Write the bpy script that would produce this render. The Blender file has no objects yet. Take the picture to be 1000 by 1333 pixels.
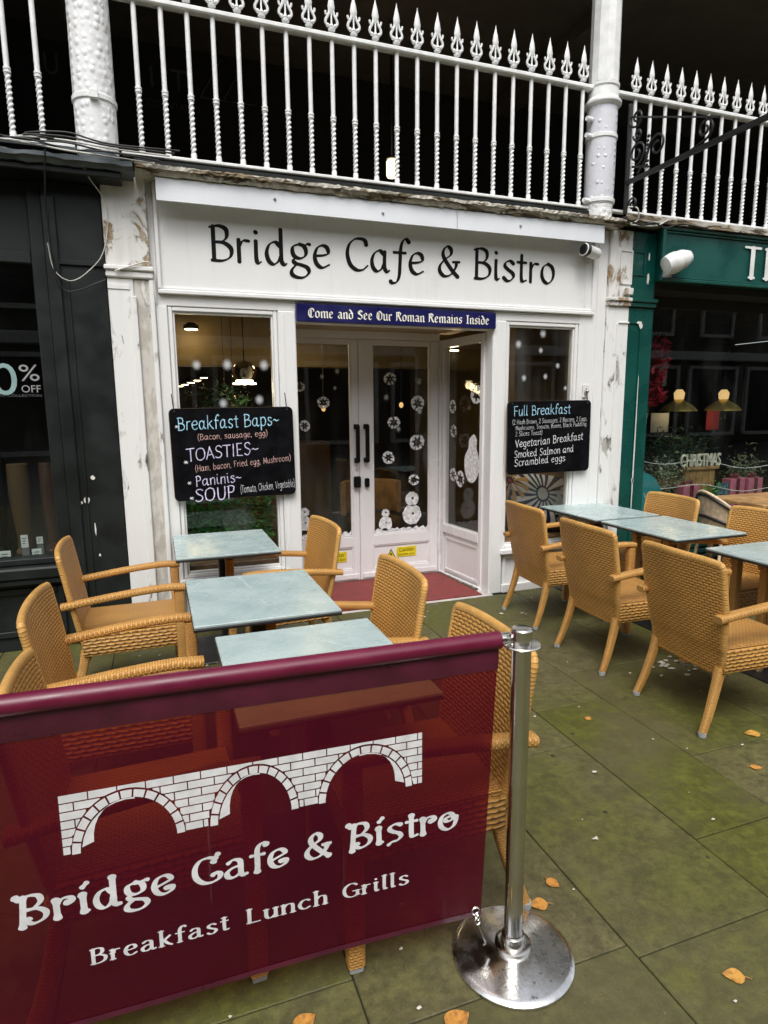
import bpy, bmesh, math, random
from mathutils import Vector, Matrix
S = bpy.context.scene
COL = S.collection
PI = math.pi
R = math.radians
rnd = random.Random(11)

# ------------------------------------------------------------------ camera
YAW, PITCH, ROLL, FPX = R(19.839), R(9.501), R(-0.454), 815.34
fw = Vector((math.sin(YAW)*math.cos(PITCH), math.cos(YAW)*math.cos(PITCH), -math.sin(PITCH)))
ri = Vector((math.cos(YAW), -math.sin(YAW), 0)); up = ri.cross(fw)
r2 = ri*math.cos(ROLL)+up*math.sin(ROLL); u2 = up*math.cos(ROLL)-ri*math.sin(ROLL)
cd = bpy.data.cameras.new('camera'); cam = bpy.data.objects.new('camera', cd); COL.objects.link(cam)
cam.matrix_world = Matrix(((r2.x, u2.x, -fw.x, 0), (r2.y, u2.y, -fw.y, 0), (r2.z, u2.z, -fw.z, 1.6), (0, 0, 0, 1)))
cd.sensor_fit = 'HORIZONTAL'; cd.sensor_width = 36; cd.lens = FPX/1000*36
cd.clip_start = 0.02; cd.clip_end = 800
S.camera = cam

# ------------------------------------------------------------------ sky, sun, exposure
W = bpy.data.worlds.new('World'); S.world = W; W.use_nodes = True
wn = W.node_tree.nodes; wl = W.node_tree.links
sky = wn.new('ShaderNodeTexSky'); sky.sky_type = 'NISHITA'; sky.sun_disc = False
SUN_EL, SUN_AZ = R(58), R(200)            # azimuth from +Y, clockwise: behind the camera
sky.sun_elevation = SUN_EL; sky.sun_rotation = SUN_AZ; sky.air_density = 1.0; sky.dust_density = 4.0
hs = wn.new('ShaderNodeHueSaturation'); hs.inputs['Saturation'].default_value = 0.25
wl.new(sky.outputs[0], hs.inputs['Color']); wl.new(hs.outputs[0], wn['Background'].inputs['Color'])
wn['Background'].inputs['Strength'].default_value = 0.15
sd = bpy.data.lights.new('sun', 'SUN'); sd.energy = 0.9; sd.angle = R(25); sd.color = (1, .97, .92)
so = bpy.data.objects.new('sun', sd); COL.objects.link(so)
sdir = Vector((math.sin(SUN_AZ)*math.cos(SUN_EL), math.cos(SUN_AZ)*math.cos(SUN_EL), math.sin(SUN_EL)))
so.rotation_euler = sdir.to_track_quat('Z', 'Y').to_euler(); so.location = (0, -5, 12)
S.view_settings.view_transform = 'Standard'; S.view_settings.look = 'None'
S.view_settings.exposure = 0.70; S.view_settings.gamma = 1
S.cycles.max_bounces = 8; S.cycles.transparent_max_bounces = 16
S.cycles.caustics_reflective = False; S.cycles.caustics_refractive = False

# ------------------------------------------------------------------ materials
class NT:
    def __init__(s, name):
        s.m = bpy.data.materials.new(name); s.m.use_nodes = True
        s.n = s.m.node_tree.nodes; s.l = s.m.node_tree.links; s.p = s.n['Principled BSDF']
    def node(s, t, **k):
        o = s.n.new(t)
        for a, b in k.items(): setattr(o, a, b)
        return o
    def set(s, sock, v):
        if hasattr(v, 'is_output') or isinstance(v, bpy.types.NodeSocket): s.l.new(v, sock)
        else: sock.default_value = v
    def math(s, op, a, b=0.0, c=None):
        o = s.node('ShaderNodeMath', operation=op)
        s.set(o.inputs[0], a); s.set(o.inputs[1], b)
        if c is not None: s.set(o.inputs[2], c)
        return o.outputs[0]
    def mix(s, f, a, b):
        o = s.node('ShaderNodeMix', data_type='RGBA')
        s.set(o.inputs[0], f); s.set(o.inputs[6], a if not isinstance(a, tuple) else (*a[:3], 1)); s.set(o.inputs[7], b if not isinstance(b, tuple) else (*b[:3], 1))
        return o.outputs[2]
    def ramp(s, f, a, b, lo=0., hi=1.):
        o = s.node('ShaderNodeMapRange'); o.interpolation_type = 'SMOOTHSTEP'
        s.set(o.inputs[0], f); o.inputs[1].default_value = a; o.inputs[2].default_value = b; o.inputs[3].default_value = lo; o.inputs[4].default_value = hi
        return o.outputs[0]
    def coord(s, kind='Object', scale=(1, 1, 1)):
        t = s.node('ShaderNodeTexCoord'); mp = s.node('ShaderNodeMapping'); mp.inputs['Scale'].default_value = scale
        s.l.new(t.outputs[kind], mp.inputs[0]); return mp.outputs[0]
    def noise(s, scale, detail=3, rough=.55, co=None, dist=0.):
        o = s.node('ShaderNodeTexNoise'); o.inputs['Scale'].default_value = scale; o.inputs['Detail'].default_value = detail
        o.inputs['Roughness'].default_value = rough; o.inputs['Distortion'].default_value = dist
        if co is None: co = s.coord()
        s.l.new(co, o.inputs['Vector']); return o.outputs[0]
    def bump(s, h, strength=.3, dist=.01):
        o = s.node('ShaderNodeBump'); o.inputs['Strength'].default_value = strength; o.inputs['Distance'].default_value = dist
        s.l.new(h, o.inputs['Height']); s.l.new(o.outputs[0], s.p.inputs['Normal'])

def dark(c, k): return tuple(x*k for x in c[:3])
def mat(name, base, rough=.5, metal=0., var=.12, vscale=6., bump=0., bscale=60., emit=0., spec=.5, rvar=.1, coat=0.):
    t = NT(name); p = t.p
    n = t.noise(vscale, 4)
    t.l.new(t.mix(t.ramp(n, .3, .7), dark(base, 1-var), tuple(min(1, x*(1+var)) for x in base)), p.inputs['Base Color'])
    t.l.new(t.ramp(n, .25, .75, max(0, rough-rvar), min(1, rough+rvar)), p.inputs['Roughness'])
    p.inputs['Metallic'].default_value = metal; p.inputs['Specular IOR Level'].default_value = spec
    p.inputs['Coat Weight'].default_value = coat
    if bump: t.bump(t.noise(bscale, 4), bump, .004)
    if emit:
        p.inputs['Emission Color'].default_value = (*base, 1); p.inputs['Emission Strength'].default_value = emit
    return t.m

def weave_mat(name, row, cell, col, gap, bumpd, wave=.07, lo=.08, hi=.5):
    t = NT(name); p = t.p
    uv = t.node('ShaderNodeUVMap'); sp = t.node('ShaderNodeSeparateXYZ'); t.l.new(uv.outputs[0], sp.inputs[0])
    wob = t.noise(30., 2, .5, t.coord('Object'))
    wob = t.math('MULTIPLY', t.math('SUBTRACT', wob, .5), .004)
    ux = t.math('DIVIDE', sp.outputs[0], cell)
    vw = t.math('MULTIPLY', t.math('SINE', t.math('MULTIPLY', ux, 2*PI)), wave*row)
    v = t.math('ADD', t.math('DIVIDE', t.math('ADD', t.math('ADD', sp.outputs[1], wob), vw), row), 100.); rowi = t.math('FLOOR', v); fv = t.math('SUBTRACT', v, rowi)
    u = t.math('ADD', ux, t.math('MULTIPLY', t.math('MODULO', rowi, 2.0), .5))
    hu = t.math('ABSOLUTE', t.math('SINE', t.math('MULTIPLY', u, PI)))
    hv = t.math('POWER', t.math('ABSOLUTE', t.math('SINE', t.math('MULTIPLY', fv, PI))), .7)
    h = t.math('MULTIPLY', hv, t.math('ADD', t.math('MULTIPLY', hu, .75), .25))
    big = t.ramp(t.noise(5., 3), .3, .7)
    c1 = t.mix(big, dark(col, .78), col)
    oi = t.node('ShaderNodeObjectInfo'); c1 = t.mix(t.math('MULTIPLY', oi.outputs['Random'], .35), c1, (col[0]*.86, col[1]*.92, col[2]*1.05))
    c1 = t.mix(t.ramp(t.noise(1.7, 4, .6, t.coord('Object', (1, 1, 1))), .55, .75, 0, .3), c1, (.55, .34, .10))
    rs = t.node('ShaderNodeTexWhiteNoise', noise_dimensions='1D'); t.l.new(rowi, rs.inputs['W'])
    c1 = t.mix(t.math('MULTIPLY', rs.outputs[0], .25), c1, dark(col, .6))
    t.l.new(t.mix(t.ramp(h, lo, hi), gap, c1), p.inputs['Base Color'])
    p.inputs['Roughness'].default_value = .48
    t.bump(h, .9, bumpd)
    return t.m

def glass_mat(name, tint, ior=1.45, dirt=.0):
    t = NT(name); t.n.remove(t.p)
    tr = t.node('ShaderNodeBsdfTransparent'); tr.inputs[0].default_value = (*tint, 1)
    gl = t.node('ShaderNodeBsdfGlossy'); gl.inputs['Roughness'].default_value = .0; gl.inputs[0].default_value = (1, 1, 1, 1)
    g_ = t.node('ShaderNodeNewGeometry'); dt = t.node('ShaderNodeVectorMath', operation='DOT_PRODUCT')
    t.l.new(g_.outputs['Normal'], dt.inputs[0]); t.l.new(g_.outputs['Incoming'], dt.inputs[1])
    fr = t.math('ADD', .026, t.math('MULTIPLY', .95, t.math('POWER', t.math('SUBTRACT', 1., t.math('ABSOLUTE', dt.outputs['Value'])), 5.)))
    mx = t.node('ShaderNodeMixShader')
    t.l.new(fr, mx.inputs[0]); t.l.new(tr.outputs[0], mx.inputs[1]); t.l.new(gl.outputs[0], mx.inputs[2])
    last = mx.outputs[0]
    if dirt:
        df = t.node('ShaderNodeBsdfDiffuse'); df.inputs[0].default_value = (.6, .6, .58, 1)
        m2 = t.node('ShaderNodeMixShader'); t.l.new(t.ramp(t.noise(3., 5, .6, t.coord('Object', (1, 1, .3))), .45, .8, 0, dirt), m2.inputs[0])
        t.l.new(last, m2.inputs[1]); t.l.new(df.outputs[0], m2.inputs[2]); last = m2.outputs[0]
    t.l.new(last, t.n['Material Output'].inputs[0]); return t.m

def peel_mat(name, paint, under, lo, hi, scale=(6, 6, 2.2), dirt=.2, deep=(.22, .19, .15)):
    t = NT(name); p = t.p
    n = t.noise(1.0, 7, .62, t.coord('Object', scale), .6)
    n2 = t.noise(3.0, 6, .6, t.coord('Object', scale))
    pm = t.ramp(n, lo, hi)
    streak = t.ramp(t.noise(1., 5, .6, t.coord('Object', (14, 14, 1.2))), .45, .75)
    pc = t.mix(t.math('MULTIPLY', streak, dirt), paint, dark(paint, .55))
    edge = t.ramp(n, lo-.05, lo)
    uc = t.mix(t.ramp(n2, .4, .6), under, deep)
    col = t.mix(pm, pc, uc)
    line = t.math('MULTIPLY', edge, t.math('SUBTRACT', 1., pm))
    t.l.new(t.mix(t.math('MULTIPLY', line, .35), col, (.25, .23, .2)), p.inputs['Base Color'])
    t.l.new(t.ramp(pm, 0, 1, .45, .9), p.inputs['Roughness'])
    t.bump(t.math('ADD', t.math('MULTIPLY', pm, -1.), t.math('MULTIPLY', n2, .35)), .7, .006)
    return t.m

M = {}
M['white'] = mat('white_paint', (.80, .80, .79), .38, var=.04, vscale=2.5, bump=.08, bscale=25)
def m_white():
    t = NT('brushed_white_paint'); p = t.p
    st = t.ramp(t.noise(1., 5, .65, t.coord('Object', (16, 16, 1.1))), .5, .8, 0, .30); sm = t.ramp(t.noise(5., 6, .7), .58, .8, 0, .35)
    c = t.mix(st, (.80, .80, .79), (.60, .59, .55)); t.l.new(t.mix(sm, c, (.56, .55, .50)), p.inputs['Base Color'])
    t.l.new(t.ramp(t.noise(7., 4), .3, .7, .30, .5), p.inputs['Roughness'])
    t.bump(t.noise(1., 4, .6, t.coord('Object', (90, 90, 7))), .10, .003); return t.m
M['white'] = m_white()
M['whitedoor'] = mat('door_paint', (.79, .78, .785), .35, var=.04, vscale=2., bump=.06, bscale=20)
M['metalwhite'] = mat('railing_paint', (.80, .81, .80), .42, var=.08, vscale=12, bump=.25, bscale=45)
M['flash'] = mat('flap_paint', (.70, .73, .76), .4, var=.05, vscale=2)
M['peel_r'] = peel_mat('peeling_plaster', (.74, .73, .70), (.60, .575, .53), .40, .44, (8, 8, 3.0), .3, (.46, .43, .38))
M['peel_s'] = peel_mat('chipped_white_paint', (.80, .80, .78), (.44, .42, .38), .60, .612, (6, 6, 2.6), .16, (.12, .11, .10))
M['peel_top'] = peel_mat('flaked_plaster', (.76, .75, .72), (.42, .36, .27), .54, .56, (6, 6, 4), .3, (.30, .2, .1))
M['beam'] = peel_mat('rotten_timber', (.46, .43, .36), (.22, .17, .10), .50, .54, (3, 8, 14), .6, (.05, .035, .02))
M['lead'] = mat('lead_sheet', (.07, .085, .095), .4, var=.3, vscale=5, bump=.4, bscale=9)
M['charcoal'] = mat('charcoal_paint', (.011, .014, .0135), .48, var=.3, spec=.3, vscale=4, bump=.15, bscale=14)
M['green'] = mat('green_paint', (.004, .066, .053), .30, var=.18, vscale=3, bump=.12, bscale=12)
M['chip'] = mat('bare_plaster_chip', (.7, .69, .65), .8)
M['black'] = mat('black_vinyl', (.006, .006, .006), .5, spec=.15)
M['blackmetal'] = mat('black_iron', (.012, .012, .013), .4, bump=.2, bscale=80)
M['board'] = mat('chalkboard', (.005, .005, .006), .8, var=.5, vscale=9, spec=.04)
M['boardedge'] = mat('board_edge', (.12, .08, .05), .8)
M['navy'] = mat('navy_sign', (.006, .006, .075), .35)
M['cream'] = mat('cream_lettering', (.85, .83, .72), .5)
M['chalkw'] = mat('chalk_white', (.72, .74, .78), .9, var=.35, vscale=60)
M['chalkb'] = mat('chalk_blue', (.36, .62, .85), .9, var=.35, vscale=50)
M['chalkl'] = mat('chalk_lilac', (.62, .56, .80), .9, var=.35, vscale=50)
M['chalkp'] = mat('chalk_pink', (.72, .46, .42), .9, var=.35, vscale=50)
M['wicker'] = weave_mat('wicker_weave', .0152, .033, (.63, .318, .074), (.14, .05, .009), .0042)
M['wicker_fine'] = weave_mat('wicker_fine_weave', .0095, .015, (.63, .33, .085), (.28, .115, .025), .0025, .1, .02, .4)
M['wicker_edge'] = weave_mat('wicker_edge_wrap', .0125, .2, (.70, .38, .10), (.28, .11, .018), .003, 0., .0, .3)
M['wicker_seat'] = weave_mat('wicker_seat_weave', .011, .022, (.59, .305, .078), (.19, .07, .010), .004)
M['wicker_coarse'] = weave_mat('wicker_coarse_weave', .018, .044, (.60, .312, .078), (.06, .02, .003), .007, .05, .05, .4)
M['cap'] = mat('grey_foot', (.32, .33, .33), .6)
M['steel'] = mat('brushed_steel', (.62, .60, .56), .17, 1., var=.08, rvar=.06)
M['blackplastic'] = mat('black_laminate_core', (.012, .012, .012), .45)
M['redmat'] = mat('red_doormat', (.19, .035, .033), .9, var=.2, vscale=12, bump=.5, bscale=300)
M['stonestep'] = mat('step_stone', (.5, .47, .45), .7, bump=.2)
M['dirt'] = mat('debris', (.09, .07, .045), .9, bump=.5)
M['yellow'] = mat('yellow_sticker', (.75, .62, .02), .4)
M['glass'] = glass_mat('window_glass', (.93, .94, .92), 1.5, .05)
M['glassd'] = glass_mat('shop_glass', (.85, .88, .86), 1.5, .02)
M['snow'] = mat('spray_snow', (.72, .73, .74), .9, var=.25, vscale=40)
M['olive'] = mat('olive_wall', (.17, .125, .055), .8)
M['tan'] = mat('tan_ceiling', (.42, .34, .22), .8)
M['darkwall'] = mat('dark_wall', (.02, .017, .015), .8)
M['floorwood'] = mat('wood_floor', (.12, .07, .04), .5)
M['wood'] = mat('light_wood', (.35, .2, .08), .6, var=.3, vscale=8)
M['brown'] = mat('brown_leather', (.05, .02, .01), .45)
M['amber'] = mat('brown_cloth', (.075, .042, .014), .8)
M['lampdisc'] = mat('lamp_glow', (1, .80, .5), .5, emit=9.)
M['lampdim'] = mat('lamp_glow_dim', (1, .62, .26), .5, emit=.55)
M['lantern'] = mat('lantern_glow', (1, .78, .42), .5, emit=2.2)
M['brass'] = mat('brass', (.62, .45, .12), .38, .6)
M['chrome'] = mat('chrome_ball', (.6, .55, .48), .08, 1.)
M['pvcw'] = mat('white_plastic', (.74, .74, .72), .35)
M['greyplastic'] = mat('grey_plastic', (.45, .45, .46), .4)
M['lens'] = mat('lens_black', (.01, .01, .012), .15)
M['tag'] = mat('white_card', (.75, .77, .78), .6)
M['pink'] = mat('pink_wrap', (.55, .16, .26), .35, var=.2)
M['maroon'] = mat('maroon_ribbon', (.13, .012, .03), .35)
M['redleaf'] = mat('red_leaf', (.38, .01, .03), .55, var=.4, vscale=30)
M['leafg'] = mat('green_leaf', (.08, .33, .08), .5, var=.5, vscale=25)
M['leafd'] = mat('dark_leaf', (.015, .055, .022), .5, var=.5, vscale=25)
M['leafp'] = mat('pale_leaf', (.22, .26, .16), .6, var=.4, vscale=25)
M['teal'] = mat('teal_board', (.01, .28, .33), .4)
M['mint'] = mat('mint_letter', (.25, .38, .38), .5)
M['greyletter'] = mat('grey_letter', (.32, .32, .33), .5)
M['faint'] = mat('faint_letter', (.11, .11, .115), .6)
M['poster'] = mat('grey_poster', (.16, .17, .18), .6)
M['redposter'] = mat('red_poster', (.16, .008, .012), .5)
M['slate'] = mat('slate_blue', (.05, .10, .16), .6)
M['cane'] = mat('pale_cane', (.62, .48, .32), .5, var=.2, vscale=30, bump=.6, bscale=120)
M['cable'] = mat('black_cable', (.012, .012, .012), .5)
M['cablew'] = mat('white_cable', (.6, .59, .55), .5)
M['opp1'] = mat('opposite_stone', (.09, .08, .065), .8)
M['oppd'] = mat('opposite_glass', (.02, .022, .025), .2)
M['asphalt'] = mat('asphalt', (.05, .05, .052), .85, bump=.4, bscale=200)
M['litter'] = mat('pale_litter', (.55, .5, .42), .8)

def m_leaf():
    t = NT('autumn_leaf'); p = t.p
    oi = t.node('ShaderNodeObjectInfo')
    a = t.mix(oi.outputs['Random'], (.60, .33, .07), (.50, .20, .04))
    t.l.new(t.mix(t.ramp(t.noise(60., 4), .45, .75), a, (.26, .11, .03)), p.inputs['Base Color']); p.inputs['Roughness'].default_value = .45
    t.bump(t.noise(90, 3), .4, .002); return t.m
M['leaf'] = m_leaf()

def m_column():
    t = NT('thick_column_paint'); p = t.p
    v = t.node('ShaderNodeTexVoronoi'); v.inputs['Scale'].default_value = 26; v.inputs['Randomness'].default_value = .55
    t.l.new(t.coord('Object', (1., 1., .8)), v.inputs['Vector'])
    n = t.noise(8., 5)
    h = t.math('ADD', t.ramp(v.outputs['Distance'], .05, .6, 1, 0), t.math('MULTIPLY', n, .7))
    t.l.new(t.mix(t.ramp(n, .55, .8), (.80, .81, .81), (.58, .56, .52)), p.inputs['Base Color']); p.inputs['Roughness'].default_value = .38
    t.bump(h, .6, .010); return t.m
M['column'] = m_column()

def m_column2():
    t = NT('dimpled_column_paint'); p = t.p
    v = t.node('ShaderNodeTexVoronoi'); v.inputs['Scale'].default_value = 19; v.inputs['Randomness'].default_value = .35
    t.l.new(t.coord('Object'), v.inputs['Vector'])
    n = t.noise(10., 5)
    h = t.math('ADD', t.ramp(v.outputs['Distance'], .16, .36, 1, 0), t.math('MULTIPLY', n, .4))
    t.l.new(t.mix(t.ramp(n, .5, .8), (.66, .67, .72), (.55, .55, .56)), p.inputs['Base Color']); p.inputs['Roughness'].default_value = .35
    t.bump(h, .6, .012); return t.m
M['column2'] = m_column2()

def m_marble():
    t = NT('grey_green_marble'); p = t.p
    co = t.coord('Object')
    oi = t.node('ShaderNodeObjectInfo')
    ad = t.node('ShaderNodeVectorMath', operation='ADD'); t.l.new(co, ad.inputs[0])
    sc = t.node('ShaderNodeVectorMath', operation='SCALE'); cb = t.node('ShaderNodeCombineXYZ')
    for k in range(3): t.l.new(oi.outputs['Random'], cb.inputs[k])
    t.l.new(cb.outputs[0], sc.inputs[0]); sc.inputs['Scale'].default_value = 17.; t.l.new(sc.outputs[0], ad.inputs[1])
    co = ad.outputs[0]
    n = t.noise(5., 6, .65, co, .4); fine = t.noise(28., 5, .7, co)
    base = t.mix(t.ramp(n, .25, .75), (.30, .395, .395), (.43, .52, .51))
    base = t.mix(t.ramp(fine, .5, .8, 0, .25), base, (.50, .58, .57))
    wv = t.node('ShaderNodeTexNoise'); wv.inputs['Scale'].default_value = 2.; wv.inputs['Detail'].default_value = 5; t.l.new(co, wv.inputs['Vector'])
    mxv = t.node('ShaderNodeMix', data_type='VECTOR'); mxv.inputs[0].default_value = .12
    t.l.new(co, mxv.inputs[4]); t.l.new(wv.outputs['Color'], mxv.inputs[5])
    v = t.node('ShaderNodeTexVoronoi', feature='DISTANCE_TO_EDGE'); v.inputs['Scale'].default_value = 2.2; t.l.new(mxv.outputs[1], v.inputs['Vector'])
    vein = t.math('MULTIPLY', t.ramp(v.outputs['Distance'], .001, .0055, 1, 0), t.ramp(t.noise(3.3, 3, .5, co), .38, .62))
    t.l.new(t.mix(vein, base, (.68, .74, .73)), p.inputs['Base Color'])
    t.l.new(t.ramp(t.noise(9., 5, .6, co, .1), .3, .75, .24, .33), p.inputs['Roughness'])
    t.bump(t.noise(140, 3), .1, .002); return t.m
M['marble'] = m_marble()

def m_slab():
    t = NT('mossy_flagstone'); p = t.p
    co = t.coord('Object')
    g = t.node('ShaderNodeNewGeometry')
    n1 = t.noise(1.1, 5, .6, co, .3); n2 = t.noise(9., 7, .7, co); n3 = t.noise(60., 4, .6, co)
    n4 = t.noise(28., 6, .75, co); n5 = t.noise(150., 3, .7, co)
    mott = t.math('ADD', t.math('MULTIPLY', n2, .45), t.math('MULTIPLY', n4, .55))
    stone = t.mix(t.ramp(mott, .36, .64), (.058, .052, .026), (.160, .138, .068))
    stone = t.mix(t.math('MULTIPLY', g.outputs['Random Per Island'], .8), stone, (.088, .080, .036))
    algae = t.mix(t.ramp(mott, .36, .66), (.048, .054, .008), (.118, .122, .020))
    am = t.ramp(t.math('ADD', t.math('MULTIPLY', n1, .6), t.math('ADD', t.math('MULTIPLY', n2, .25), t.math('MULTIPLY', n4, .15))), .40, .58)
    am = t.math('MULTIPLY', am, t.math('ADD', .35, t.math('MULTIPLY', g.outputs['Random Per Island'], .55)))
    c = t.mix(am, stone, algae)
    c = t.mix(t.ramp(n5, .62, .72, 0, .5), c, (.26, .23, .12))
    c = t.mix(t.ramp(n5, .30, .38, .5, 0), c, (.018, .018, .008))
    spots = t.node('ShaderNodeTexVoronoi'); spots.inputs['Scale'].default_value = 7.; t.l.new(co, spots.inputs['Vector'])
    sm = t.math('MULTIPLY', t.ramp(spots.outputs['Distance'], .05, .10, 1, 0), t.ramp(t.noise(4.2, 2), .44, .56))
    c = t.mix(t.math('MULTIPLY', sm, .75), c, (.012, .012, .012))
    sp2 = t.node('ShaderNodeTexVoronoi'); sp2.inputs['Scale'].default_value = 23.; t.l.new(co, sp2.inputs['Vector'])
    c = t.mix(t.math('MULTIPLY', t.ramp(sp2.outputs['Distance'], .04, .09, 1, 0), t.ramp(t.noise(6., 2), .58, .66, 0, .6)), c, (.22, .21, .17))
    t.l.new(c, p.inputs['Base Color'])
    t.l.new(t.ramp(n2, .3, .75, .42, .72), p.inputs['Roughness']); p.inputs['Specular IOR Level'].default_value = .25
    t.bump(t.math('ADD', n2, t.math('ADD', t.math('MULTIPLY', n4, .6), t.math('MULTIPLY', n5, .35))), .5, .006); return t.m
M['slab'] = m_slab()
M['joint'] = mat('joint_moss', (.018, .022, .006), .95, var=.5, vscale=20, bump=.6)

def m_banner():
    t = NT('maroon_mesh_banner'); p = t.p
    n = t.noise(1.2, 3)
    scr = t.ramp(t.noise(1., 4, .6, t.coord('Object', (30, 30, 1.5))), .66, .72, 0, .10)
    c = t.mix(t.ramp(n, .3, .7), (.060, .0010, .0105), (.088, .0022, .016))
    c = t.mix(scr, c, (.4, .25, .25))
    t.l.new(c, p.inputs['Base Color']); p.inputs['Roughness'].default_value = .22; p.inputs['Specular IOR Level'].default_value = .32
    tr = t.node('ShaderNodeBsdfTransparent'); tr.inputs[0].default_value = (.72, .24, .10, 1)
    mx = t.node('ShaderNodeMixShader'); mx.inputs[0].default_value = .27
    t.l.new(p.outputs[0], mx.inputs[1]); t.l.new(tr.outputs[0], mx.inputs[2]); t.l.new(mx.outputs[0], t.n['Material Output'].inputs[0])
    t.bump(t.math('ADD', t.math('MULTIPLY', t.noise(420, 2), .06), t.noise(1., 3, .5, t.coord('Object', (11, 11, .9)))), .5, .006); return t.m
M['banner'] = m_banner()
M['hem'] = mat('maroon_hem', (.125, .006, .030), .38, var=.15, spec=.5, bump=.05, bscale=200)
M['hemband'] = mat('maroon_folded_hem', (.080, .008, .026), .34, var=.3, vscale=7, spec=.6, bump=.1, bscale=400)
M['print'] = mat('white_print', (.72, .72, .73), .45, var=.1, vscale=25)

def m_soft():
    t = NT('soft_spray_snow'); t.n.remove(t.p)
    uv = t.node('ShaderNodeUVMap'); ln = t.node('ShaderNodeVectorMath', operation='LENGTH'); t.l.new(uv.outputs[0], ln.inputs[0])
    f = t.math('MULTIPLY', t.ramp(ln.outputs['Value'], .0, 1., 1, 0), .62)
    df = t.node('ShaderNodeBsdfDiffuse'); df.inputs[0].default_value = (.8, .82, .84, 1); tr = t.node('ShaderNodeBsdfTransparent')
    mx = t.node('ShaderNodeMixShader'); t.l.new(f, mx.inputs[0]); t.l.new(tr.outputs[0], mx.inputs[1]); t.l.new(df.outputs[0], mx.inputs[2])
    t.l.new(mx.outputs[0], t.n['Material Output'].inputs[0]); return t.m
M['soft'] = m_soft()

def m_flower():
    t = NT('flower_print_cloth'); p = t.p
    co = t.coord('Object'); s = t.node('ShaderNodeSeparateXYZ'); t.l.new(co, s.inputs[0])
    def flower(cx, cz, n, r0, r1):
        dx = t.math('SUBTRACT', s.outputs[0], cx); dz = t.math('SUBTRACT', s.outputs[2], cz)
        r = t.math('SQRT', t.math('ADD', t.math('MULTIPLY', dx, dx), t.math('MULTIPLY', dz, dz)))
        a = t.math('ARCTAN2', dz, dx)
        st = t.ramp(t.math('SINE', t.math('ADD', t.math('MULTIPLY', a, n), t.math('MULTIPLY', r, 9.))), -.25, .1)
        return t.math('MULTIPLY', st, t.math('MULTIPLY', t.ramp(r, r0, r0+.01), t.ramp(r, r1-.03, r1, 1, 0))), t.ramp(r, r0-.02, r0-.01, 1, 0)
    a, ac = flower(.03, .80, 17, .07, .33); b, bc = flower(.36, .66, 15, .05, .22); c, cc = flower(-.28, .93, 13, .03, .20)
    col = t.mix(a, (.012, .012, .05), (.75, .74, .72)); col = t.mix(ac, col, (.72, .7, .68)); col = t.mix(b, col, (.7, .68, .66))
    col = t.mix(c, col, (.62, .33, .1)); col = t.mix(cc, col, (.35, .02, .06))
    t.l.new(col, p.inputs['Base Color']); p.inputs['Roughness'].default_value = .8; return t.m
M['flower'] = m_flower()

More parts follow.
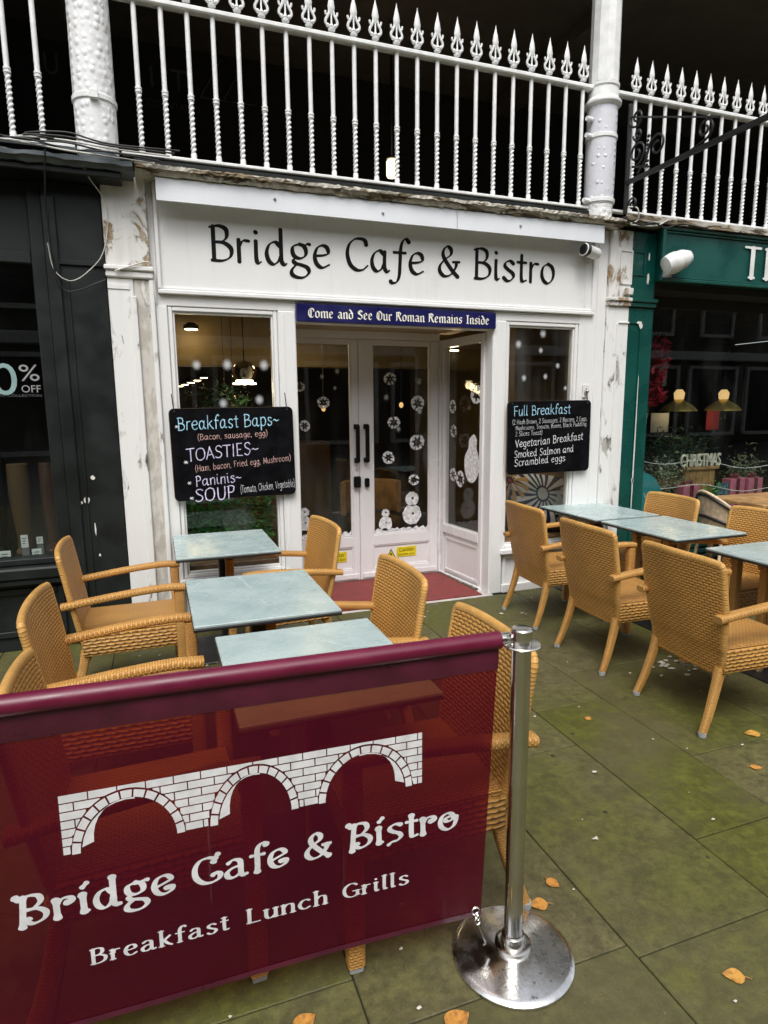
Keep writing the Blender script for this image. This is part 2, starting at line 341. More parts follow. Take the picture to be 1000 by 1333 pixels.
# ------------------------------------------------------------------ mesh helpers
class MB:
    def __init__(s): s.v = []; s.f = []; s.uv = {}
    def add(s, vs, fs, uvs=None):
        b = len(s.v); s.v += [tuple(p) for p in vs]
        for k, f in enumerate(fs):
            if uvs is not None: s.uv[len(s.f)] = [uvs[i] for i in f] if not isinstance(uvs, dict) else uvs[k]
            s.f.append([b+i for i in f])
        return s
    def box(s, x0, x1, y0, y1, z0, z1, ch=.004, rot=None):
        if x0 > x1: x0, x1 = x1, x0
        if y0 > y1: y0, y1 = y1, y0
        if z0 > z1: z0, z1 = z1, z0
        c = Vector(((x0+x1)/2, (y0+y1)/2, (z0+z1)/2)); h = ((x1-x0)/2, (y1-y0)/2, (z1-z0)/2)
        ch = min(ch, min(h)*.45); vs = []; idx = {}
        for sx in (-1, 1):
            for sy in (-1, 1):
                for sz in (-1, 1):
                    sg = (sx, sy, sz)
                    for a in range(3):
                        p = [sg[k]*(h[k] if k == a else h[k]-ch) for k in range(3)]
                        idx[sg, a] = len(vs); vs.append(p)
        fs = []
        for a in range(3):
            b, d = (a+1) % 3, (a+2) % 3
            for sa in (-1, 1):
                q = []
                for (sb, sd_) in ((-1, -1), (1, -1), (1, 1), (-1, 1)):
                    g = [0, 0, 0]; g[a] = sa; g[b] = sb; g[d] = sd_; q.append(idx[tuple(g), a])
                fs.append(q if sa > 0 else q[::-1])
            for sb in (-1, 1):
                for sd_ in (-1, 1):       # edge along axis a
                    g0 = [0, 0, 0]; g0[b] = sb; g0[d] = sd_
                    g1 = g0[:]; g0[a] = -1; g1[a] = 1
                    q = [idx[tuple(g0), b], idx[tuple(g1), b], idx[tuple(g1), d], idx[tuple(g0), d]]
                    fs.append(q if sb*sd_ < 0 else q[::-1])
        for sx in (-1, 1):
            for sy in (-1, 1):
                for sz in (-1, 1):
                    q = [idx[(sx, sy, sz), a] for a in range(3)]; fs.append(q if sx*sy*sz > 0 else q[::-1])
        if rot is not None: vs = [rot @ Vector(p) for p in vs]
        return s.add([Vector(p)+c for p in vs], fs)
    def sweep(s, path, prof, upv=(0, 0, 1), caps=True, scale=None, closed=False, uvs=None):
        """prof: list of (a, b) in the side / up frame, ccw; path list of points"""
        P = [Vector(p) for p in path]; n = len(prof); vs = []; uv = []; L = 0
        per = [0]
        for k in range(n): per.append(per[-1]+math.dist(prof[k], prof[(k+1) % n]))
        for i, p in enumerate(P):
            if closed: d = P[(i+1) % len(P)]-P[i-1]
            else: d = P[min(i+1, len(P)-1)]-P[max(i-1, 0)]
            d.normalize(); u = Vector(upv); sd_ = d.cross(u)
            if sd_.length < 1e-4: sd_ = d.cross(Vector((1, 0, 0)))
            sd_.normalize(); u = sd_.cross(d)
            if i: L += (P[i]-P[i-1]).length
            k = scale[i] if scale else 1.
            for j, (a, b) in enumerate(prof):
                vs.append(p+sd_*a*k+u*b*k); uv.append((per[j], L))
        fs = []; fu = {}
        m = len(P) if closed else len(P)-1
        for i in range(m):
            i2 = (i+1) % len(P)
            for j in range(n):
                j2 = (j+1) % n
                fu[len(fs)] = [(per[j], uv[i*n][1]), (per[j+1], uv[i*n][1]), (per[j+1], uv[i2*n][1]), (per[j], uv[i2*n][1])]
                fs.append([i*n+j, i*n+j2, i2*n+j2, i2*n+j])
        if caps and not closed:
            for q in (list(range(n))[::-1], [(len(P)-1)*n+j for j in range(n)]):
                fu[len(fs)] = [(prof[i % n][0], prof[i % n][1]) for i in q]; fs.append(q)
        return s.add(vs, fs, fu)
    def tube(s, path, r, n=8, caps=True, scale=None, upv=(0, 0, 1)):
        return s.sweep(path, [(r*math.cos(2*PI*k/n), r*math.sin(2*PI*k/n)) for k in range(n)], upv, caps, scale)
    def lathe(s, prof, n=24, o=(0, 0, 0), ax=None):
        vs = []; o = Vector(o)
        for (r, z) in prof:
            for k in range(n):
                p = Vector((r*math.cos(2*PI*k/n), r*math.sin(2*PI*k/n), z))
                if ax is not None: p = ax @ p
                vs.append(o+p)
        fs = []
        for i in range(len(prof)-1):
            for k in range(n):
                k2 = (k+1) % n; fs.append([i*n+k, i*n+k2, (i+1)*n+k2, (i+1)*n+k])
        if prof[0][0] > 1e-5: fs.append(list(range(n))[::-1])
        if prof[-1][0] > 1e-5: fs.append([(len(prof)-1)*n+k for k in range(n)])
        return s.add(vs, fs)
    def ball(s, c, r, n=16, m=8, sc=(1, 1, 1)):
        pr = [(max(r*math.sin(PI*i/m), 1e-6), -r*math.cos(PI*i/m)) for i in range(m+1)]
        b = len(s.v); s.lathe(pr, n)
        for i in range(b, len(s.v)):
            p = s.v[i]; s.v[i] = (c[0]+p[0]*sc[0], c[1]+p[1]*sc[1], c[2]+p[2]*sc[2])
        return s
    def prism(s, pts, y0, y1):      # polygon in x,z extruded along y
        n = len(pts); vs = [(x, y0, z) for x, z in pts]+[(x, y1, z) for x, z in pts]
        return s.add(vs, [list(range(n)), list(range(n, 2*n))[::-1]]+[[k, k+n, (k+1) % n+n, (k+1) % n] for k in range(n)])
    def build(s, name, m, parent=None, world=False, smooth=None, kind=None):
        vs = s.v
        if world and parent is not None:
            inv = (PM.get(parent.name) or PM[parent.parent.name]).inverted(); vs = [tuple(inv @ Vector(p)) for p in vs]
        me = bpy.data.meshes.new(name); me.from_pydata(vs, [], s.f)
        if s.uv:
            ul = me.uv_layers.new(name='UVMap').data; li = 0
            for k, f in enumerate(s.f):
                u = s.uv.get(k)
                for j in range(len(f)):
                    if u: ul[li].uv = u[j]
                    li += 1
        me.materials.append(m)
        if smooth:
            me.polygons.foreach_set('use_smooth', [True]*len(me.polygons)); me.set_sharp_from_angle(angle=R(smooth))
        me.update()
        o = bpy.data.objects.new(name, me); COL.objects.link(o)
        if parent is not None: o.parent = parent
        if kind: o['kind'] = kind
        return o
PM = {}
def tag(o, label, cat, group=None):
    o['label'] = label; o['category'] = cat
    if group: o['group'] = group
    return o
def thing(name, label, cat, loc=(0, 0, 0), rz=0., group=None):
    o = bpy.data.objects.new(name, None); COL.objects.link(o); o.empty_display_size = .1
    o.location = loc; o.rotation_euler = (0, 0, rz); PM[o.name] = Matrix.Translation(loc) @ Matrix.Rotation(rz, 4, 'Z')
    return tag(o, label, cat, group)
def dup(root, loc, rz, label, group=None):
    r = root.copy(); COL.objects.link(r); r.location = loc; r.rotation_euler = (0, 0, rz); r['label'] = label
    if group: r['group'] = group
    for c in list(root.children):
        k = c.copy(); COL.objects.link(k); k.parent = r
        for g in list(c.children):
            d = g.copy(); COL.objects.link(d); d.parent = k
    return r
def rrect(w, h, r=.008, seg=2):
    pts = []
    for cx, cy, a0 in ((w/2-r, h/2-r, 0), (-w/2+r, h/2-r, 90), (-w/2+r, -h/2+r, 180), (w/2-r, -h/2+r, 270)):
        for k in range(seg+1):
            a = R(a0+90*k/seg); pts.append((cx+r*math.cos(a), cy+r*math.sin(a)))
    return pts
def catmull(P, n=8, closed=False):
    out = []; m = len(P)
    for i in range(m if closed else m-1):
        p1, p2 = P[i], P[(i+1) % m]
        p0 = P[i-1] if (i or closed) else tuple(2*a-b for a, b in zip(p1, p2))
        p3 = P[(i+2) % m] if (i+2 < m or closed) else tuple(2*a-b for a, b in zip(p2, p1))
        for k in range(n):
            t = k/n
            out.append(tuple(.5*(2*b+(c-a)*t+(2*a-5*b+4*c-d)*t*t+(3*b-a-3*c+d)*t**3) for a, b, c, d in zip(p0, p1, p2, p3)))
    if not closed: out.append(tuple(P[-1]))
    return out

# ------------------------------------------------------------------ hand-drawn lettering (pen strokes swept by a broad nib)
G = {
'a': (4.7, "3.2,3.9 2.2,4.7 1,4 .4,2.4 .7,.8 1.6,.1 2.6,.7 3.3,2.2|3.4,4.6 3.3,2.2 3.4,.7 4,.1 4.5,.5"),
'b': (4.4, "-.6,7.5 .6,.2|.6,3.6 1.6,4.7 3,4.4 3.7,2.6 3.2,.7 2,.05 .6,.5"),
'c': (3.8, "3.4,4 2.4,4.7 1.1,4.2 .4,2.5 .8,.8 2,.05 3.5,.8"),
'd': (4.8, "3.2,3.9 2.2,4.7 1,4.1 .4,2.4 .8,.7 1.8,.05 2.8,.8 3.4,2.2|3.4,7.5 3.4,2.2 3.5,.6 4.1,.1 4.5,.4"),
'e': (3.9, ".6,2.5 2.2,2.7 3.3,3.2 3.1,4.4 2.1,4.8 1,4.2 .4,2.5 .8,.8 2,.05 3.6,.8"),
'f': (3.0, "3.3,7 2.6,7.6 1.8,7 1.4,5.5 1.4,2 1.3,0|-.1,4.6 2.8,4.6"),
'F1': (3.4, "4,7 3.3,7.7 2.5,7.2 2,5.5 1.8,2 1.6,-.6 1,-2 0,-2.3 -.5,-1.9|-.3,4.6 3.2,4.6"),
'g': (4.1, "3.2,3.9 2.2,4.7 1,4.1 .4,2.5 .8,.8 1.8,.2 2.8,.9 3.4,2.4|3.4,4.7 3.4,0 3.1,-1.6 2,-2.3 .6,-1.8"),
'G1': (4.4, "2,4.7 .8,4.2 .5,3.2 .9,2.1 2,1.7 3.1,2.2 3.4,3.2 3,4.3 2,4.7|1.3,1.9 .7,1.2 1.1,.6 2.4,.3 3.6,-.2 3.9,-1.2 3,-2.2 1.6,-2.4 .4,-1.9 .3,-.9 1.3,.4|3.1,4.3 3.6,4.8 4.3,4.8"),
'h': (4.1, "-.6,7.5 .6,0|.6,3.2 1.6,4.5 2.8,4.6 3.4,3.6 3.4,0"),
'i': (2.0, ".7,4.7 .7,1 1.1,.1 1.7,.4|-.65,6.35 .8,6.5"),
'k': (3.8, "-.6,7.5 .6,0|-3.2,4.6 .7,2.2|1.4,2.7 2.5,1 3.7,.0"),
'l': (1.8, ".6,7.5 .6,1 1,.1 1.5,.3"),
'm': (5.8, "-.6,4.7 .6,0|.6,3.2 1.4,4.5 2.4,4.5 2.8,3.4 2.8,0|2.8,3.2 3.6,4.5 4.6,4.5 5.1,3.4 5.1,0"),
'n': (4.1, "-.6,4.7 .6,0|.6,3.2 1.6,4.5 2.8,4.6 3.4,3.6 3.4,0"),
'o': (4.1, "2,4.75 .8,4 .35,2.4 .8,.8 2,.0 3.2,.8 3.65,2.4 3.2,4 2,4.75"),
'p': (4.2, "-.6,4.7 .6,-2.4|.6,3.6 1.6,4.7 3,4.4 3.7,2.6 3.2,.7 2,0 .6,.6"),
'r': (2.9, "-.6,4.7 .6,0|.6,3 1.4,4.4 2.7,4.5"),
's': (3.4, "3,4.1 2,4.75 .9,4.3 .7,3.4 1.6,2.6 2.7,1.9 3,1 2.2,.1 1.2,0 .3,.7"),
't': (2.8, "1.3,6.4 1.3,1 1.8,.1 2.7,.4|-.1,4.6 2.6,4.6"),
'u': (4.1, ".6,4.7 .6,1.4 1.2,.1 2.4,.3 3.4,1.6|-3.4,4.7 3.4,0"),
'v': (3.6, "-.3,4.7 1.9,0|-1.9,0 3.4,4.7"),
'w': (5.2, "-.2,4.7 1.4,0|-1.4,0 2.6,4|-2.6,4 3.8,0|-3.8,0 5,4.7"),
'&': (5.6, "5,.0 3.4,1.6 1.5,4.2 1.3,5.8 2.2,6.9 3.2,6.3 3.1,5 1.6,3.8 .5,2.4 .5,1 1.6,.05 3.2,.5 4.4,2.2 4.6,3.4|3.7,3.4 5.4,3.5"),
'A': (4.4, "-2.2,7 .2,0|-2.2,7 4.2,0|-1,2.4 3.4,2.4"),
'B': (4.8, "-.9,7 .9,0|.2,6.7 2,7.1 3.4,6.5 3.5,5 2.6,4 1,3.8|1,3.8 3,3.7 4.3,2.6 4.1,1 2.6,.1 .4,.05"),
'C': (5.1, "4.7,5.6 4.4,6.6 3.4,6.95 2,6.7 .8,5.4 .4,3.4 1,1.2 2.4,.1 3.8,.2 5,1.2"),
'E': (4.1, "-.7,7 .7,0|-.7,7 3.6,7|-.7,3.7 3,3.7|-.7,0 3.8,0"),
'F': (3.9, "-.7,7 .7,0|-.2,7 3.8,7|-.7,3.7 3,3.7"),
'G': (5.4, "4.6,6 3.6,6.9 2.2,6.9 .8,5.6 .4,3.4 1,1.2 2.4,.1 3.8,.2 4.8,1|-4.8,.6 4.8,3|-3.2,3 5,3"),
'H': (4.8, "-.7,7 .7,0|-4.2,7 4.2,0|-.7,3.6 4.2,3.6"),
'I': (1.8, "-.9,7 .9,0"),
'L': (4.0, "-.7,7 .7,0|-.7,0 3.8,0"),
'M': (5.6, "-.6,0 .9,7|-.9,7 2.8,1.5|-2.8,1.5 4.7,7|-4.7,7 5,0"),
'O': (5.4, "2.7,7 1,6 .4,3.5 1,1 2.7,0 4.4,1 5,3.5 4.4,6 2.7,7"),
'P': (4.2, "-.8,7 .8,0|.2,6.7 2,7.1 3.4,6.5 3.7,5.2 3,3.8 .9,3.4"),
'R': (4.9, "-.8,7 .8,0|.2,6.7 2,7.1 3.4,6.5 3.5,5 2.6,4 .9,3.7|2.2,3.8 3.4,1.4 4.8,0"),
'S': (4.2, "3.9,6 2.8,7 1.4,6.8 .7,5.6 1.4,4.2 3,3.2 3.8,1.9 3,.4 1.6,0 .3,.9"),
'T': (4.5, "-0,7 4.4,7|-2.2,7 2.2,0"),
'U': (4.8, ".6,7 .6,2 1.6,.1 3,.1 4.1,2 4.1,7"),
'V': (4.4, "-.2,7 2.2,0|-2.2,0 4.2,7"),
'N': (4.9, "-.7,0 .7,7|-.7,7 4.2,0|-4.2,0 4.2,7"),
'2': (3.8, ".5,5.6 1.2,6.8 2.6,6.8 3.2,5.6 2.6,4 .4,.2|-.4,.1 3.6,.1"),
'(': (2.2, "2,8 .8,5.5 .6,3 1,.5 2,-1.5"), ')': (2.2, ".2,8 1.4,5.5 1.6,3 1.2,.5 .2,-1.5"),
',': (1.6, "-.8,.5 .4,-1"), '.': (1.5, "-.5,.1 .7,.3"), '*': (3.4, "-.4,3.4 3,3.8|-1,5 2.4,2.2|-2.4,5 1,2.2"),
'~': (4.0, "0,2.6 1,3.1 2.2,2.5 3.8,2.9"), ' ': (2.4, ""),
# flared round-hand letters of the banner
'B1': (5.6, "-.2,7.2 .8,6.6|1.5,6.9 1.3,3.5 1.0,-.5|.6,6.2 2.2,7.1 3.9,6.8 4.3,5.4 3.2,4 1.9,3.7|1.9,3.7 3.8,3.6 5,2.4 4.6,.9 3,.1 1.9,.7 2.2,1.5"),
'i1': (2.1, "-.8,4.7 .9,.1|-.8,6.3 1.7,7.4|-.2,4.3 .8,4.6|-.9,.1 1.7,.4"),
'a1': (4.6, ".7,4.0 1.8,4.75 3,4.3 3.2,3.0 3.2,.9 3.7,.1 4.4,.4|3.2,2.9 1.6,2.6 .5,1.6 .7,.4 1.8,.05 3.2,1"),
'r1': (3.8, "-.6,4.7 .7,0|.6,3.2 1.6,4.6 2.9,4.7 3.4,3.9 2.9,3.2 2.4,3.6|-.1,4.4 .7,4.7"),
'o1': (4.6, "2.6,3.7 1.8,3.4 1.7,2.6 2.6,2.4 3.4,3 3.3,4.2 2.2,4.8 .9,4.1 .4,2.4 .9,.8 2.2,0 3.5,.7 4.1,2.2 4,3.4"),
'e1': (4.2, ".8,2.2 2.4,2.9 3.5,3.6 3,4.6 2,4.8 .9,4.1 .4,2.4 .9,.7 2.1,.05 3.4,.6 3.7,1.6 2.9,1.9 2.6,1.4"),
'C1': (5.4, "4.9,7.4 4.2,6.5 2.9,6.8 1.4,6.4 .4,4.6 .5,2.2 1.7,.5 3.3,.1 4.7,.7 5.1,1.9 4.2,2.5 3.6,1.9|4.3,6.5 3.9,5.4"),
's1': (3.8, "3.2,4.4 2,4.8 .9,4.3 .7,3.4 1.6,2.6 2.7,2 3.2,1 2.4,.0 1.2,-.2 .3,-.9"),
}
BL = {'o': (3.9, "1.9,4.9 .6,4 .6,.9 1.9,0 3.2,.9 3.2,4 1.9,4.9"), 'n': (4.0, ".2,4.2 .8,4.7 .8,.6 1.3,.0|1.0,4.0 2.5,4.9 3.1,4.2 3.1,.6 3.7,0"), 'm': (6.2, ".2,4.2 .8,4.7 .8,.6 1.3,.0|1.0,4.0 2.5,4.9 3.1,4.2 3.1,.6 3.6,0|3.3,4.0 4.7,4.9 5.3,4.2 5.3,.6 5.9,0"),
 'r': (2.9, ".2,4.2 .8,4.7 .8,.6 1.3,.0|1.0,3.9 2.0,4.9 2.8,4.2"), 'u': (4.0, ".2,4.9 .8,4.3 .8,.8 1.6,.0 3.1,1.0|2.6,4.9 3.1,4.4 3.1,.6 3.7,0"), 'i': (1.9, ".2,4.9 .8,4.3 .8,.6 1.4,0|.5,6.3 1.2,6.9"),
 'e': (3.5, ".7,2.4 3.0,3.5 2.0,4.9 .6,4 .6,.9 1.7,0 3.0,1.0"), 'a': (4.0, ".6,4.2 1.7,4.9 3.0,4.2 3.0,.6 3.7,0|3.0,2.9 1.2,2.4 .6,1.4 1.5,.1 3.0,1.0"), 'd': (3.9, ".7,7.0 1.6,6.6 3.2,4.2 3.2,.9 1.9,0 .6,.9 .6,3.6 1.8,4.6 3.0,4.0"), 's': (3.2, "2.8,4.2 1.8,4.9 .7,4 .9,3.1 2.6,2.0 2.7,1 1.6,0 .4,.8"),
 'C': (5.0, "4.5,6.0 3.2,6.9 1.4,6.4 .6,4.8 .6,2.2 1.6,.5 3.2,.0 4.5,1.2|2.3,6.0 2.3,1.0|4.5,6.0 4.4,4.6"), 'S': (4.6, "4.0,5.8 2.6,6.9 1.0,6.2 .8,4.8 3.6,2.9 4.0,1.6 2.6,.1 .4,.9|2.0,6.2 2.0,4.6"), 'O': (5.2, "2.6,7 .8,5.8 .6,1.8 2.4,0 4.4,1.2 4.6,5.2 2.6,7|2.0,5.8 2.0,1.2"), 'R': (5.2, ".2,6.4 1.0,6.9 1.0,.6 .3,.0|.8,6.4 2.6,7.0 4.2,6.0 3.8,4.4 1.2,3.6|2.6,3.8 4.2,.6 5.0,.1|2.3,6.6 2.3,3.8"), 'I': (3.2, ".5,6.5 1.8,7.0 1.8,.6 2.6,.1|.4,.2 1.7,.7|1.8,6.6 2.9,6.9")}
for k_, v_ in BL.items(): G['bl_'+k_] = v_
FONTALT = {'black': {k_: 'bl_'+k_ for k_ in BL}, 'fascia': {'f': 'F1', 'g': 'G1'}, 'banner': {'B': 'B1', 'i': 'i1', 'a': 'a1', 'r': 'r1', 'o': 'o1', 'e': 'e1', 'g': 'G1', 'C': 'C1', 's': 's1'}, 'slab': {'a': 'a1'}}
STY = {
 'fascia': dict(a=.50, b=.17, ang=35, smooth=True, slab=0, gap=.45, dot=.5),
 'banner': dict(a=.60, b=.26, ang=20, smooth=True, slab=0, gap=.50, dot=.5, flare=.45),
 'slab':   dict(a=.58, b=.26, ang=0, smooth=True, slab=.95, gap=1.0, dot=.5),
 'black':  dict(a=.60, b=.16, ang=38, smooth=False, slab=0, gap=.45, dot=.5),
 'chalk':  dict(a=.25, b=.21, ang=30, smooth=True, slab=0, gap=.55, dot=.3, jit=.12),
 'chalkfat': dict(a=.31, b=.25, ang=30, smooth=True, slab=0, gap=.6, dot=.4, jit=.22),
}
def layout(txt, sty):
    alt = FONTALT.get(sty, {}); x = 0; out = []; gap = STY[sty]['gap']
    for c in txt:
        adv, st = G[alt.get(c, c)]
        for s in st.split('|'):
            if not s: continue
            straight = s[0] == '-' and s.count(' ') == 1
            if straight: s = s[1:]
            pts = [tuple(float(q) for q in p.split(',')) for p in s.split(' ')]
            out.append(([(x+a, b) for a, b in pts], straight))
        x += adv+gap
    return out, x-gap
def lettering(mb, txt, sty, pos, x0, x1, z0, cap, slope=0., seed=0, lift=0.):
    """pos(u, v, d): the surface; x0..x1 width, z0 baseline, cap height, slope of the baseline"""
    st = STY[sty]; strokes, wid = layout(txt, sty); kx = (x1-x0)/wid; kz = cap/7.0; rr = random.Random(seed)
    phi = R(st['ang']); jit = st.get('jit', 0); nst = 0
    for pts, straight in strokes:
        if jit: pts = [(a+rr.uniform(-jit, jit), b+rr.uniform(-jit, jit)) for a, b in pts]
        if straight: P = [(pts[0][0]+(pts[1][0]-pts[0][0])*k/4, pts[0][1]+(pts[1][1]-pts[0][1])*k/4) for k in range(5)]
        elif st['smooth']: P = catmull(pts, 5 if jit else 7)
        else:
            P = []
            for (a, b) in zip(pts[:-1], pts[1:]): P += [a, ((a[0]+b[0])/2, (a[1]+b[1])/2)]
            P.append(pts[-1])
        n = len(P); Lc = []; Rc = []; length = sum(math.dist(P[i], P[i+1]) for i in range(n-1))
        if length < .35: w = st['dot']
        run = 0
        for i in range(n):
            d = (P[min(i+1, n-1)][0]-P[max(i-1, 0)][0], P[min(i+1, n-1)][1]-P[max(i-1, 0)][1]); l = math.hypot(*d) or 1; d = (d[0]/l, d[1]/l)
            if i: run += math.dist(P[i], P[i-1])
            nx, nz = -d[1], d[0]
            a_ = nx*math.cos(phi)+nz*math.sin(phi); b_ = -nx*math.sin(phi)+nz*math.cos(phi)
            w = math.hypot(st['a']*a_, st['b']*b_)
            if length < .35: w = st['dot']
            if st.get('flare'):
                e = min(run, length-run); w *= 1+st['flare']*max(0, 1-e/.8)
            if jit: w *= rr.uniform(.8, 1.15)
            Lc.append((P[i][0]+nx*w, P[i][1]+nz*w)); Rc.append((P[i][0]-nx*w, P[i][1]-nz*w))
        nst += 1; off = .0008+lift+.00006*nst
        def T(q, o=0.):
            u = x0+q[0]*kx; return pos(u, z0+q[1]*kz+slope*(u-x0), off+o)
        vs = []
        for i in range(n): vs += [T(Lc[i], i*4e-6), T(Rc[i], i*4e-6)]
        fs = [[2*i, 2*i+1, 2*i+3, 2*i+2] for i in range(n-1)]
        for end, (c, q) in enumerate(((0, 1), (n-1, n-2))):          # rounded ends
            d = (P[c][0]-P[q][0], P[c][1]-P[q][1]); l = math.hypot(*d) or 1
            w = math.dist(Lc[c], Rc[c])/2*(.75 if st['smooth'] else .15)
            k = len(vs)
            m1 = [(Lc[c][0]*(1-t)+Rc[c][0]*t+d[0]/l*w*s_, Lc[c][1]*(1-t)+Rc[c][1]*t+d[1]/l*w*s_) for t, s_ in ((.15, .65), (.5, 1.), (.85, .65))]
            vs += [T(p, c*4e-6) for p in m1]
            f = [2*c, k, k+1, k+2, 2*c+1]; fs.append(f if end == 0 else f[::-1])
        mb.add(vs, fs)
        if st['slab'] and length > 2:
            for c, q in ((0, 1), (n-1, n-2)):
                d = (P[c][0]-P[q][0], P[c][1]-P[q][1]); l = math.hypot(*d)
                if abs(d[1]/l) > .85:
                    h = st['slab']; x, z = P[c]; z -= math.copysign(.1, d[1]); zz = .24
                    mb.add([T((x-h, z-zz), .0003), T((x+h, z-zz), .0003), T((x+h, z+zz), .0003), T((x-h, z+zz), .0003)], [[0, 1, 2, 3]])
    return mb
def plane_pos(Y): return lambda u, v, d: (u, Y-d, v)
def sans(txt, name, m, parent, Y, x0, x1, z0, z1, ext=.0):
    """block lettering from the built-in font, fitted into a rectangle on the plane y = Y"""
    cu = bpy.data.curves.new(name, 'FONT'); cu.body = txt; cu.extrude = 0.0; cu.resolution_u = 4
    ob = bpy.data.objects.new(name, cu); COL.objects.link(ob)
    dg = bpy.context.evaluated_depsgraph_get(); me = bpy.data.meshes.new_from_object(ob.evaluated_get(dg))
    vs = [v.co.copy() for v in me.vertices]; fs = [list(p.vertices) for p in me.polygons]
    bpy.data.objects.remove(ob); bpy.data.curves.remove(cu)
    ax0 = min(v.x for v in vs); ax1 = max(v.x for v in vs); ay0 = min(v.y for v in vs); ay1 = max(v.y for v in vs)
    P = [(x0+(v.x-ax0)/(ax1-ax0)*(x1-x0), Y, z0+(v.y-ay0)/(ay1-ay0)*(z1-z0)) for v in vs]
    mb = MB()
    if ext:
        n = len(P); cnt = {}
        for f in fs:
            for a, b in zip(f, f[1:]+f[:1]): cnt[a, b] = 1
        mb.add(P+[(x, y+ext, z) for x, y, z in P], fs+[[i+n for i in f[::-1]] for f in fs]+[[a, b, b+n, a+n] for (a, b) in cnt if (b, a) not in cnt])
    else: mb.add(P, fs)
    return mb.build(name, m, parent, world=True)

def frame(mb, x0, x1, z0, z1, w, y0, y1, ch=.004):
    """four butted bars round a rectangle (outer size), in the x-z plane"""
    mb.box(x0, x0+w, y0, y1, z0, z1, ch); mb.box(x1-w, x1, y0, y1, z0, z1, ch)
    mb.box(x0+w, x1-w, y0+.001, y1, z1-w, z1, ch); mb.box(x0+w, x1-w, y0+.001, y1, z0, z0+w, ch); return mb
def leaves(n, fn, size, rr, asp=.45):
    """n little folded leaves; fn() gives a position"""
    mb = MB()
    for _ in range(n):
        c = Vector(fn()); d = Vector((rr.gauss(0, 1), rr.gauss(0, 1), rr.gauss(0, .7))).normalized(); s = d.cross(Vector((rr.gauss(0, 1), rr.gauss(0, 1), rr.gauss(0, 1)))).normalized()
        l = size*rr.uniform(.6, 1.3); nrm = d.cross(s)
        mb.add([c, c+d*l*.5+s*l*asp*.5+nrm*l*.12, c+d*l, c+d*l*.5-s*l*asp*.5+nrm*l*.12], [[0, 1, 2], [0, 2, 3]])
    return mb

# ================================================================== SETTING
FY = 4.60
MB().add([(-250, -250, -.03), (250, -250, -.03), (250, 250, -.03), (-250, 250, -.03)], [[0, 1, 2, 3]]).build('ground', M['asphalt'], kind='structure')
MB().box(-9, 14, -2.6, 5.6, -.028, -.007, .002).build('pavement_bed', M['joint'], kind='structure')
pv = MB(); rs = random.Random(4)
edges = [-8.6, -7.9, -7.1, -6.5, -5.8, -5.1, -4.4, -3.8, -3.1, -2.4, -1.75, -1.05, -.35, .43, 1.236, 1.80, 2.235, 2.86, 3.45, 4.1, 4.75, 5.5, 6.2, 6.9, 7.6, 8.4, 9.2, 10., 11, 12, 13]
known = {(.43, 1.236): [-.1, 1.30, 2.12, 3.05, 3.9], (1.236, 1.80): [.3, 1.253, 2.30, 3.2, 4.1], (1.80, 2.235): [.7, 1.588, 2.65, 3.5], (2.235, 2.86): [1.2, 2.03, 3.0, 3.9], (-.35, .43): [.5, 1.478, 2.5, 3.4]}
for a, b in zip(edges[:-1], edges[1:]):
    ys = known.get((a, b)); far = 4.70 if not .9 < (a+b)/2 < 2.6 else 4.56
    if ys is None:
        ys = []; y = rs.uniform(-2.2, -1.6)
        while y < 4.2: ys.append(y); y += rs.uniform(.65, 1.15)
    ys = [-2.6]+[y for y in ys if y < far-.2]+[far]
    if ys[1]-ys[0] > 1.4: ys[1:1] = [ys[0]+.9, ys[0]+1.8] if ys[1]-ys[0] > 2.4 else [ys[0]+.8]
    for c, d in zip(ys[:-1], ys[1:]):
        g = .0025; t = rs.uniform(-.0012, .0008)
        pv.box(a+g, b-g, c+g, d-g, -.05, t, .003)
pv.build('pavement', M['slab'], kind='structure')
# recess floor under the mat
MB().box(.95, 2.64, 4.562, 5.46, -.04, .004, .004).build('door_step', M['stonestep'], kind='structure')

# ================================================================== CAFE SHOPFRONT
cafe = thing('cafe_shopfront', 'white painted timber cafe shopfront with recessed double doors and two large windows', 'shopfront', (1.8, FY, 0))
def part(mb, name, m, parent=cafe, **k): return mb.build(name, m, parent, world=True, **k)
mb = MB(); mb.box(.075, 3.565, 4.60, 4.66, 2.362, 3.05, .003)
part(mb, 'fascia_board', M['white'])
mb = MB(); mb.box(.075, 3.565, 4.572, 4.5995, 2.355, 2.385, .006); mb.box(.075, 3.565, 4.585, 4.5995, 2.387, 2.402, .005)
mb.box(.075, .100, 4.572, 4.5995, 2.387, 3.05, .005); mb.box(3.535, 3.565, 4.572, 4.5995, 2.387, 3.05, .005); mb.box(3.47, 3.480, 4.594, 4.5995, 2.42, 3.0, .002)
part(mb, 'fascia_moulding', M['white'])
mb = MB()
mb.add([(.098, 4.462, 2.905), (3.54, 4.462, 2.905), (3.54, 4.47, 3.042), (.098, 4.47, 3.042), (.098, 4.476, 2.905), (3.54, 4.476, 2.905), (3.54, 4.60, 3.042), (.098, 4.60, 3.042), ],
       [[0, 1, 2, 3], [5, 4, 7, 6], [1, 0, 4, 5], [2, 1, 5, 6], [0, 3, 7, 4], [3, 2, 6, 7]])
cnp = part(mb, 'drip_board', M['flash'])
for x, z in ((.85, 2.985), (1.62, 2.965), (2.75, 2.975)):
    mb = MB(); mb.ball((x, 4.462, z), .011, 10, 6); part(mb, 'screw_head', M['greyplastic'], smooth=60)
mb = MB(); mb.box(2.205, 2.209, 4.4595, 4.47, 2.907, 3.04, .001); part(mb, 'board_joint', M['greyplastic'])
